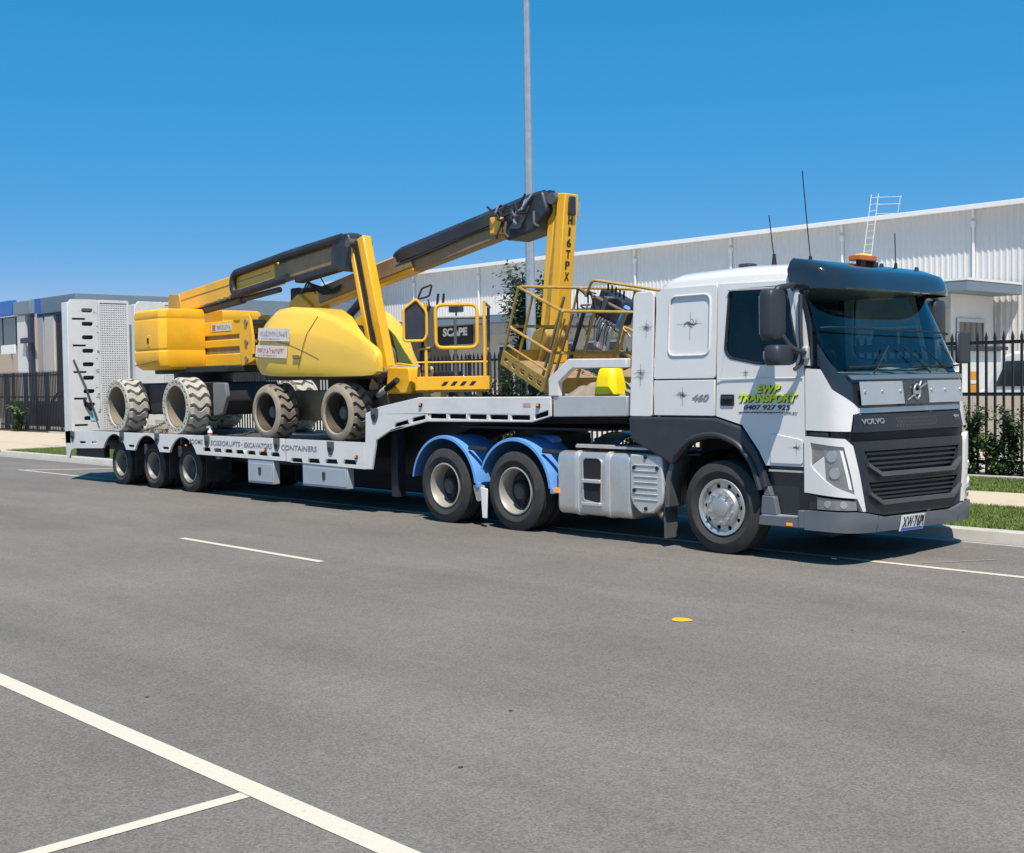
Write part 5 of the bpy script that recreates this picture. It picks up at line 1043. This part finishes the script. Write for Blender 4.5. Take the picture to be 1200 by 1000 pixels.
# platform, long side turned towards the road
BM = T(-5.1, -.6, 1.74) @ RZ(47)                            # local x along the entrance side, local y into the platform
def bx_(*p): return [BM @ Vector(q) for q in p]
w2, dp = .50, 1.25
fl = MB().box(-w2, w2, 0, dp, 0, .03, BM).build('platform_floor', YELD, LA)
kb = MB().box(-w2, w2, -.02, 0, .03, .22, BM).box(-w2, w2, dp, dp + .02, .03, .22, BM).box(-w2 - .02, -w2, 0, dp, .03, .22, BM).box(w2, w2 + .02, 0, dp, .03, .22, BM).build('kick_plate', YEL, LA, bev=.006)
for i in range(4): MB().add([(-.16 + i * .13, -.023, .09), (-.10 + i * .13, -.023, .09), (-.05 + i * .13, -.023, .15), (-.11 + i * .13, -.023, .15)], [(0, 1, 2, 3)], BM).build('warning_stripe', BLACK, kb)
for i in range(4): MB().box(-.42 + i * .25, -.34 + i * .25, .05, .1, -.09, 0, BM).build('floor_foot', YELD, fl)
for i in range(5):
    r_ = random.Random(50 + i); x_ = -w2 + .08 + .03 * i; MB().tube(rnd(bx_((x_, .06, .05), (x_ - .03, .10, .5), (x_ + .04, .08, .85), (x_ - .02, .05, 1.1 + .05 * i)), .1), .016, 6).build('hose', (BLACK, DGREY, BRONZE)[i % 3], LA)
MB().plate(rnd2([(-.47, .45), (-.33, .45), (-.30, .95), (-.45, 1.0)], .03), .12, .24, 'y', M=BM).build('control_column', BRONZE, LA, bev=.01)
for x, y, z in ((-w2 + .14, 0, 1.25), (w2 - .04, 0, 1.25), (-w2, dp, 1.1), (w2, dp, 1.25), (0, dp, 1.1)): MB().tube(bx_((x, y, .03), (x, y, z)), .024, 8).build('post', YEL if y == 0 else DGREY, LA)
rail(bx_((-.22, -.01, .62), (.36, -.01, .62), (.36, -.01, 1.22), (-.22, -.01, 1.22)), .026, .10, True).build('gate_frame', YEL, LA)
rail(bx_((-w2, dp, 1.1), (w2, dp, 1.1)), .02).build('back_rail', DGREY, LA); rail(bx_((w2 - .04, 0, 1.25), (w2 + .02, dp, 1.25)), .022).build('side_rail', YELD, LA); rail(bx_((-w2, 0, .60), (-w2, dp, .6)), .02).build('side_rail', YELD, LA); rail(bx_((w2, 0, .6), (w2, dp, .6)), .02).build('side_rail', YELD, LA); rail(bx_((-w2, 0, .42), (w2, 0, .42)), .012).build('front_rail', YEL, LA)
rail(bx_((-w2, 0, .60), (-w2 + .2, -.02, .62)), .02).build('front_rail', YELD, LA)
cp = MB().plate(rnd2([(-.42, .72), (-.14, .72), (-.10, .80), (-.10, 1.12), (-.24, 1.30), (-.42, 1.16)], .03), -.08, -.04, 'y', M=BM @ T(-.24, 0, 0)).build('control_panel', BOOMB, LA, bev=.01)
rail([BM @ Vector((a - .24, -.09, b)) for a, b in [(-.42, .72), (-.14, .72), (-.10, .80), (-.10, 1.12), (-.24, 1.30), (-.42, 1.16)]], .02, .04, True).build('panel_guard', YEL, cp)
rail(bx_((-.46, -.05, 1.30), (-.40, -.05, 1.45), (-.26, -.05, 1.50), (-.30, -.05, 1.34)), .014, .03, True).build('joystick_guard', BLACK, cp)
MB().plate(rnd2([(-.34, .62), (-.22, .62), (-.2, 1.2), (-.32, 1.22)], .02), .05, .12, 'y', M=BM @ T(-.02, 0, 0)).build('control_box', DGREY, cp, bev=.01)
for x in (-.2, -.12): MB().tube(bx_((x, .05, 1.2), (x + .02, .05, 1.38)), .018, 6).build('joystick', BLACK, cp)

# ---------------- front lift
LB = thing('boom_lift', 'front yellow boom lift with rounded cowl and long black-topped boom', 'boom lift', (-8.1, 0, 1.0), 'yellow boom lifts on the trailer')
for x in (-9.05, -7.10):
    for y, s_ in ((-.98, 1), (.98, -1)):
        W = T(x, y, 1.0 + .445) @ (Matrix() if s_ > 0 else RZ(180)) @ RY(random.uniform(0, 40)); wo = lug_tyre(.445, .30, .34, 17, BTIRE, LB, W, BROWNR, .05, 0)
        MB().lathe([(.10, .04), (.1, -.06), (.08, -.08), (0, -.085)], 18).build('hub', DGREY, wo, wm=W)
        nb_ = MB(); [nb_.cyl((.17 * math.cos(a), .035, .17 * math.sin(a)), (.17 * math.cos(a), .005, .17 * math.sin(a)), .015, .013, 6) for a in [i * math.pi / 4 for i in range(8)]]; nb_.build('wheel_nuts', DGREY, wo, wm=W)
        MB().lathe([(.275, .045), (.12, .04)], 30).build('wheel_face', BLACK, wo, wm=W)
    MB().cyl((x, -.8, 1.42), (x, .8, 1.42), .08, n=12).box(x - .12, x + .12, -.45, .45, 1.32, 1.55).build('axle', CHASS, LB)
MB().plate(rnd2([(-9.6, 1.5), (-9.4, 1.3), (-6.8, 1.3), (-6.55, 1.5), (-6.6, 1.78), (-9.5, 1.78)], .05), -.6, .6, 'y').build('chassis', BRONZE, LB, bev=.02)
MB().cyl((-8.1, 0, 1.78), (-8.1, 0, 1.98), .5, n=28).build('slew_ring', CHASS, LB)
MB().box(-9.5, -6.6, -.9, .9, 1.95, 2.05).build('turret_plate', CHASS, LB, bev=.02)
def cowl(y_out, y_in, name, ST=None):
    # rounded engine cowl: sections along x as (x, z bottom, z top, inset of the top)
    st = ST or [(-9.62, 2.22, 2.58, .22), (-9.55, 2.12, 2.72, .16), (-9.38, 2.05, 2.92, .14), (-9.0, 2.02, 3.09, .16), (-8.6, 2.01, 3.11, .18), (-8.0, 2.0, 3.05, .2), (-7.4, 1.99, 2.90, .2), (-6.9, 1.99, 2.71, .18), (-6.55, 1.99, 2.54, .14), (-6.28, 2.0, 2.40, .1), (-6.2, 2.02, 2.33, .06), (-6.17, 2.05, 2.27, .06)]
    secs = []
    for x, zb, zt, ins in st:
        q = []; hgt = zt - zb; d = (y_in - y_out) * (1 if x < -7.9 or ST else max(.16, 1 - (x + 7.9) / 1.5))
        endk = .18 * max(0, (-9.2 - x) / .42)
        for fy, fz in ((.05 + .1 * endk, 0), (.015, .06), (.0, .2), (-.006, .42), (.0, .60), (.025, .66), (.15, .90), (.20, .955), (.30, 1.0), (1, 1.0), (1, 0)):
            q.append((x, y_out + d * (fy + endk * (1 - fy)), zb + hgt * fz))
        secs.append(q)
    return MB().loft(secs).build(name, YEL2, LB, smooth=28)
cwn = cowl(-1.12, -.38, 'engine_cowl'); cwf = cowl(1.15, .72, 'engine_cowl', [(-9.6, 2.2, 2.6, .2), (-9.3, 2.02, 2.95, .2), (-8.8, 2.0, 3.12, .2), (-8.6, 2.0, 3.06, .2), (-8.35, 2.0, 2.9, .2), (-8.15, 2.0, 2.66, .2), (-8.05, 2.02, 2.4, .2), (-8.0, 2.1, 2.2, .1)])
MB().tube([(-8.75, -1.122, 2.56), (-8.4, -1.123, 2.50), (-7.9, -1.123, 2.36), (-7.6, -1.122, 2.26)], .007, 5).build('cowl_crease', BRONZE, cwn)
MB().tube([(-8.15, -1.135, 2.14), (-7.98, -1.14, 2.5), (-7.9, -1.125, 2.66), (-7.75, -1.02, 2.92)], .006, 5).build('cowl_seam', BRONZE, cwn)
def sticker(x0, x1, z0, z1, sl, key, m):
    M_ = T(x0, -1.143, z0) @ RY(sl) @ RX(-3)
    s2 = MB().box(0, x1 - x0, -.008, .0, 0, z1 - z0, M_).build('sticker', STICKER, LB)
    smudge((x1 - x0) * .07, (z1 - z0) * .35, (x1 - x0) * .86, (z1 - z0) * .45, M_ @ T(0, -.0085, 0), m, s2, len(key)); smudge((x1 - x0) * .1, (z1 - z0) * .12, (x1 - x0) * .6, (z1 - z0) * .1, M_ @ T(0, -.0085, 0), m, s2, 9)
sticker(-9.27, -8.36, 2.60, 2.80, 3, 'haul', DECALG); sticker(-9.36, -8.45, 2.34, 2.53, 3, 'acc', STICKR)
MB().box(-9.48, -9.36, -1.13, -1.06, 2.33, 2.39).build('cowl_latch', BLACK, cwn); MB().box(-8.28, -8.08, -1.155, -1.12, 2.28, 2.34).build('cowl_latch', BRONZE, cwn, bev=.01)
# boom
BB0, BB1 = Vector((-10.1, .22, 3.22)), Vector((-3.98, .35, 4.28))
def bq(t, dz=0, dy=0): p = BB0.lerp(BB1, t); return Vector((p.x, p.y + dy, p.z + dz))
beam(MB(), bq(0), bq(.52), .24, .34).build('main_boom', YEL, LB, bev=.02); beam(MB(), bq(.5, -.03), bq(.99, -.03), .2, .28).build('inner_boom', BRONZE, LB, bev=.015)
beam(MB(), bq(.12, .02, -.01), bq(.52, .02, -.01), .27, .26).build('boom_wear_cover', BRONZE, LB, bev=.015)
secs = []
for t, k in ((.435, .35), (.45, .8), (.48, 1), (.95, 1), (.985, .85)):
    p = bq(t, .14); q = []
    for a, b in ((-.16, -.10), (-.175, .06), (-.13, .12), (-.09, .12), (-.08, .09), (-.02, .09), (0, .13), (.12, .13), (.16, .05), (.16, -.1)): q.append((p.x, p.y + a * k, p.z + b * k))
    secs.append(q)
MB().loft(secs).build('cable_tray', BOOMB, LB, smooth=30)
MB().plate(rnd2([(-4.75, 3.86), (-4.15, 3.95), (-3.9, 4.2), (-4.0, 4.48), (-4.35, 4.42), (-4.8, 4.2)], .06), .12, .58, 'y').build('boom_head', BOOMB, LB, bev=.03)
for i in range(18):
    r_ = random.Random(i); p = bq(.84 + .14 * r_.random(), -.05 + .28 * r_.random(), -.25); q = p + Vector((r_.uniform(-.35, .3), -.03, r_.uniform(-.28, .12))); MB().tube(rnd([p, (p + q) / 2 + Vector((0, -.05, -.08)), q], .05), .017, 6).build('hose', (BOOMB, BLACK, GALV, DGREY)[i % 4], LB)
for k in range(4): MB().tube([bq(.46 + .02 * k, .0 + .03 * k, -.135), bq(.6, .01 + .03 * k, -.15), bq(.75, .03 + .03 * k, -.14), bq(.93, .0 + .03 * k, -.14)], .016, 6).build('hose', BOOMB, LB)
MB().box(-5.05, -4.8, .1, .22, 3.98, 4.22).build('boom_bracket', YEL, LB, bev=.015)
MB().plate(rnd2([(-4.62, 4.02), (-4.42, 4.0), (-4.30, 4.16), (-4.22, 4.30), (-4.38, 4.27), (-4.52, 4.16)], .03), .09, .115, 'y').build('torn_cover', TRAY, LB)
MB().box(-10.2, -9.95, .08, .34, 3.28, 3.55).build('boom_tail', BOOMB, LB, bev=.03)
for i in range(7): MB().tube(rnd([(-9.75 + i * .06, .05, 3.45), (-9.5 + i * .07, -.02, 3.62 - .02 * i), (-9.1 + i * .05, .02, 3.36), (-8.7, .08, 3.5)], .1), .016, 6).build('hose', BLACK, LB)
MB().tube(rnd([(-9.3, .0, 3.4), (-9.55, -.05, 3.8), (-9.2, -.02, 3.75), (-9.0, 0, 3.5)], .15, 6), .010, 6).build('hose', BLACK, LB)
MB().cyl((-9.0, .22, 2.8), (-7.9, .25, 3.5), .07, n=14).build('lift_cylinder', DGREY, LB)
MB().plate(rnd2([(-10.2, 2.1), (-9.6, 2.1), (-9.5, 3.2), (-9.9, 3.45), (-10.2, 3.3)], .06), .05, .45, 'y').build('boom_post', YEL, LB, bev=.02)
MB().plate(rnd2([(-9.2, 2.06), (-7.7, 2.06), (-7.75, 2.4), (-8.2, 2.8), (-9.1, 2.9)], .06), -.36, .48, 'y').build('turret_bay', BROWNW, LB, bev=.02)
# jib with the model lettering
K0, K1 = Vector((-3.72, .35, 4.42)), Vector((-3.98, .35, 2.13))
beam(MB(), K0, K1, .26, .15, up=(1, 0, 0)).build('jib', YEL, LB, bev=.012)
beam(MB(), K0 + Vector((-.20, -.05, -.02)), K1 + Vector((-.20, -.05, .1)), .10, .12, up=(1, 0, 0)).build('jib_link', YEL, LB, bev=.012)
beam(MB(), K0 + Vector((-.1, -.09, -.3)), K1 + Vector((-.1, -.09, .4)), .06, .08, up=(1, 0, 0)).build('jib_cylinder', YELD, LB, bev=.012)
MB().box(-3.84, -3.63, .29, .42, 4.12, 4.38).build('jib_top_cover', BOOMB, LB, bev=.02)
for z_, x_ in ((4.36, -3.86), (2.2, -4.0)): MB().cyl((x_, .16, z_), (x_, .54, z_), .08, n=16).build('pivot_pin', DGREY, LB)
MB().box(-3.78, -3.68, .481, .55, 4.12, 4.32).build('jib_lamp', GALV, LB)
jd = (K1 - K0).normalized(); jn = Vector((0, 1, 0)).cross(-jd).normalized(); jn = jn if jn.x > 0 else -jn
for i, c in enumerate('H16TPX'):
    p = K0 + jd * (.30 + i * .152) + jn * .077 + Vector((0, -.04, 0))
    M_ = Matrix((Vector((0, 1, 0)), -jd, jn)).transposed().to_4x4(); M_.translation = p + jd * .115 + (Vector((0, .02, 0)) if c == '1' else Vector())
    text('c' + c, .085 if c != '1' else .04, .115, M_, DECAL, LB)
# tilted platform
P1 = Vector((-4.30, -.40, 2.12)); ex = Vector((1.15, -.32, -.40)).normalized(); ey = Vector((.27, .96, 0)); ey = (ey - ex * ey.dot(ex)).normalized(); ez = ex.cross(ey) + ex * .16
PM = Matrix((ex, ey, ez)).transposed().to_4x4(); PM.translation = P1
def px_(*p): return [PM @ Vector(q) for q in p]
PW, PD = 1.22, 1.85
fl = MB().box(0, PW, 0, PD, 0, .03, PM).build('platform_floor', WOOD, LB)
kbh = [rect(.08 + i * .24, .20 + i * .24, .05, .13, .03) for i in range(5)]
MB().plate(rect(0, PW, 0, .20), -.02, 0, 'y', kbh, PM).box(0, PW, PD, PD + .02, .0, .2, PM).box(-.02, 0, 0, PD, 0, .2, PM).box(PW, PW + .02, 0, PD, 0, .2, PM).build('kick_plate', YELD, LB, bev=.005)
MB().box(.02, PW - .02, .01, PD - .02, .03, .05, PM).build('floor_board', WOOD, LB)
for x, y in ((0, 0), (.42, 0), (PW, 0), (0, PD), (PW, PD), (PW, PD * .5), (0, PD * .5), (.5, PD), (PW + .0, PD * .25)): MB().tube(px_((x, y, .02), (x, y, 1.12)), .02, 8).build('post', YELD, LB)
for z in (.55, 1.12):
    rail(px_((-.02, -.01, z), (PW, -.01, z), (PW, PD, z), (-.02, PD, z)), .02, .12, True).build('rail', YELD, LB)
MB().tube(px_((.1, -.01, .3), (PW, -.01, .3)), .014, 6).build('rail', YELD, LB)
rail(px_((PW * .3, PD * .45, 1.1), (PW * .35, PD * .45, 1.35), (PW * .95, PD * .9, 1.38), (PW, PD * .9, 1.1)), .02, .06).build('panel_guard', YELD, LB)
for k, (x, y) in enumerate(((PW - .1, .08), (PW - .16, .2), (PW - .05, .3), (PW - .22, .42), (PW - .3, .12))): MB().tube(px_((x, y, .02), (x + .03 * (k % 2), y + .04, 1.0 + .06 * k)), .016 + .006 * (k % 3), 6).build('hose' if k % 2 else 'post', (YELD, BRONZE, BLACK)[k % 3], LB)
for k in range(14):
    r_ = random.Random(200 + k); a = Vector((r_.uniform(.3, 1.05), PD * r_.uniform(.4, .7), r_.uniform(.75, 1.25))); MB().tube(rnd(px_(a, a + Vector((r_.uniform(-.2, .2), -.08, r_.uniform(-.2, .12))), a + Vector((r_.uniform(-.3, .3), .05, r_.uniform(-.35, .0)))), .06), .012, 5).build('hose', (BLACK, DGREY, BRONZE)[k % 3], LB)
MB().box(.40, .62, PD * .5, PD * .56, .92, 1.12, PM).box(.70, .80, PD * .48, PD * .55, 1.0, 1.2, PM).build('switch_box', DGREY, LB, bev=.01)
MB().cyl(PM @ Vector((1.02, PD * .55, .85)), PM @ Vector((1.10, PD * .55, 1.15)), .045, n=12).build('blue_bottle', BLUE, LB)
rail(px_((-.02, PD * .5, 1.12), (PW * .6, PD * .5, 1.12), (PW, PD * .5, 1.12)), .018).build('rail', BRONZE, LB)
cpn = MB().plate(rnd2([(.36, .86), (1.0, .86), (1.0, 1.10), (.95, 1.20), (.40, 1.22)], .04), PD * .55, PD * .66, 'y', M=PM).build('control_panel', BOOMB, LB, bev=.02)
for i in range(5): MB().tube(px_((.45 + i * .1, PD * .6, 1.18), (.46 + i * .1, PD * .58, 1.31)), .014, 6).build('joystick', BLACK, cpn)
for i in range(8):
    r_ = random.Random(20 + i); a = Vector((.4 + i * .07, PD * .55, .9)); b = a + Vector((r_.uniform(-.1, .1), -.06, -.35)); MB().tube(rnd(px_(a, a + Vector((0, -.06, -.12)), b), .05), .007, 5).build('cable', BLACK, cpn)
MB().plate(rect(.55, .85, .45, .80, .02), PD * .55, PD * .58, 'y', M=PM).build('document_box', STICKER, cpn, bev=.006)
MB().tube(rnd(px_((PW, PD * .62, 1.1), (PW + .15, PD * .7, 1.25), (PW + .2, PD * .9, 1.05), (PW + .05, PD * .95, .85)), .1), .03, 8).build('cable', BLUEBOX, LB)
MB().plate(rnd2([(-.30, -.05), (.05, -.05), (.1, .45), (-.05, .55), (-.3, .4)], .05), .55, .85, 'y', M=PM).build('rotator', YELD, LB, bev=.02)
MB().cyl(K1 + Vector((-.1, -.2, -.1)), K1 + Vector((.1, -.55, -.35)), .09, n=14).build('rotator_link', DGREY, LB)

# ================================================================== LOOSE LOAD ITEMS
yb = thing('yellow_plastic_block', 'bright yellow moulded plastic block standing on the neck behind the cab', 'plastic block', (-1.85, -.95, 1.69))
MB().loft([[(-1.85 + a * sx, -.9 + b * sy, z) for a, b in ((-1, -.55), (-.6, -1), (.6, -1), (1, -.55), (1, .55), (.6, 1), (-.6, 1), (-1, .55))] for z, sx, sy in ((1.70, .185, .16), (1.74, .18, .155), (1.90, .155, .135), (1.99, .13, .115), (2.03, .10, .08))]).build('body', YPLASTIC, yb, bev=.012)
for dx in (-.1, .1): MB().box(-1.85 + dx * .7 - .035, -1.85 + dx * .7 + .035, -.97, -.83, 2.0, 2.05).build('lug', YPLASTIC, yb, bev=.012)
MB().plate([(-1.78, 1.99), (-1.60, 2.05), (-1.80, 2.20), (-1.85, 2.18)], -.75, -.72, 'y').build('flap', BLACK, yb)
hp = thing('dirty_tarp', 'dirty brown canvas heap lying on the neck under the tilted basket', 'tarp', (-2.2, -.5, 1.64))
rv = []; a_, b_ = 22, 16
for i in range(a_):
    for j in range(b_):
        u, v = i / (a_ - 1), j / (b_ - 1); e = math.sin(math.pi * u) ** .6 * math.sin(math.pi * v) ** .6; rv.append((-2.75 + 1.25 * u, -1.0 + 1.0 * v, 1.645 + e * (.2 + .12 * noise.noise(Vector((u * 4, v * 3, 2))) + .06 * noise.noise(Vector((u * 11, v * 9, 5))))))
MB().add(rv, [(i * b_ + j, i * b_ + j + 1, (i + 1) * b_ + j + 1, (i + 1) * b_ + j) for i in range(a_ - 1) for j in range(b_ - 1)]).build('canvas', mat('canvas', (.30, .24, .19), .9, var=.25, vs=6, dirt=.4), hp, smooth=60)
def chain(name, label, p0, p1, n_, sag=.06):
    t = thing(name, label, 'chain', p0); mb = MB()
    for i in range(n_):
        f = (i + .5) / n_; p = Vector(p0).lerp(Vector(p1), f) - Vector((0, 0, sag * math.sin(math.pi * f))); d = (Vector(p1) - Vector(p0)).normalized()
        q = d.to_track_quat('X', 'Z').to_matrix().to_4x4(); M = T(*p) @ q @ RX(90 * (i % 2))
        mb.tube([(.035 * math.cos(a) * 1.3, .02 * math.sin(a), 0) for a in [k * math.pi / 4 for k in range(8)]], .007, 5, True, M)
    mb.build('links', DGREY, t); return t
chain('tie_down_chain', 'loose tie-down chain on the deck behind the brown rear tyre', (-10.2, -1.12, 1.04), (-9.45, -.95, 1.25), 14)
chain('tie_down_chain', 'tie-down chain running from the pale front tyre to the deck edge', (-13.55, -1.1, 1.05), (-12.5, -.85, 1.40), 18)
dn = thing('timber_dunnage', 'pile of pale timber chocks on the deck between the pale tyres', 'timber', (-13.2, -.9, 1.0))
for i, (x, y, z, a, l) in enumerate(((-13.35, -.95, 1.04, 5, .5), (-13.3, -.82, 1.04, -8, .6), (-13.2, -.9, 1.13, 20, .5), (-12.95, -.75, 1.04, 30, .4), (-13.1, -.7, 1.13, -15, .45), (-13.15, -.85, 1.22, 8, .3))):
    MB().box(-l / 2, l / 2, -.06, .06, -.04, .045).build('chock', mat('pale_timber', (.42, .37, .30), .85, var=.2, vs=6), dn, bev=.006, wm=T(x, y, z) @ RZ(a))
bt = thing('white_bottle', 'small white bottle with red label on the deck beside the pale tyre', 'bottle', (-11.0, -1.1, 1.0))
MB().lathe([(0, 0), (.06, 0), (.065, .02), (.065, .14), (.02, .2), (.02, .24), (0, .24)], 16, T(-11.05, -1.05, 1.0) @ RX(90) @ Matrix.Scale(.65, 4)).build('bottle_body', PLATEW, bt); MB().lathe([(.067, .03), (.067, .11)], 16, T(-11.05, -1.05, 1.0) @ RX(90) @ Matrix.Scale(.65, 4)).build('label_band', STICKR, bt)
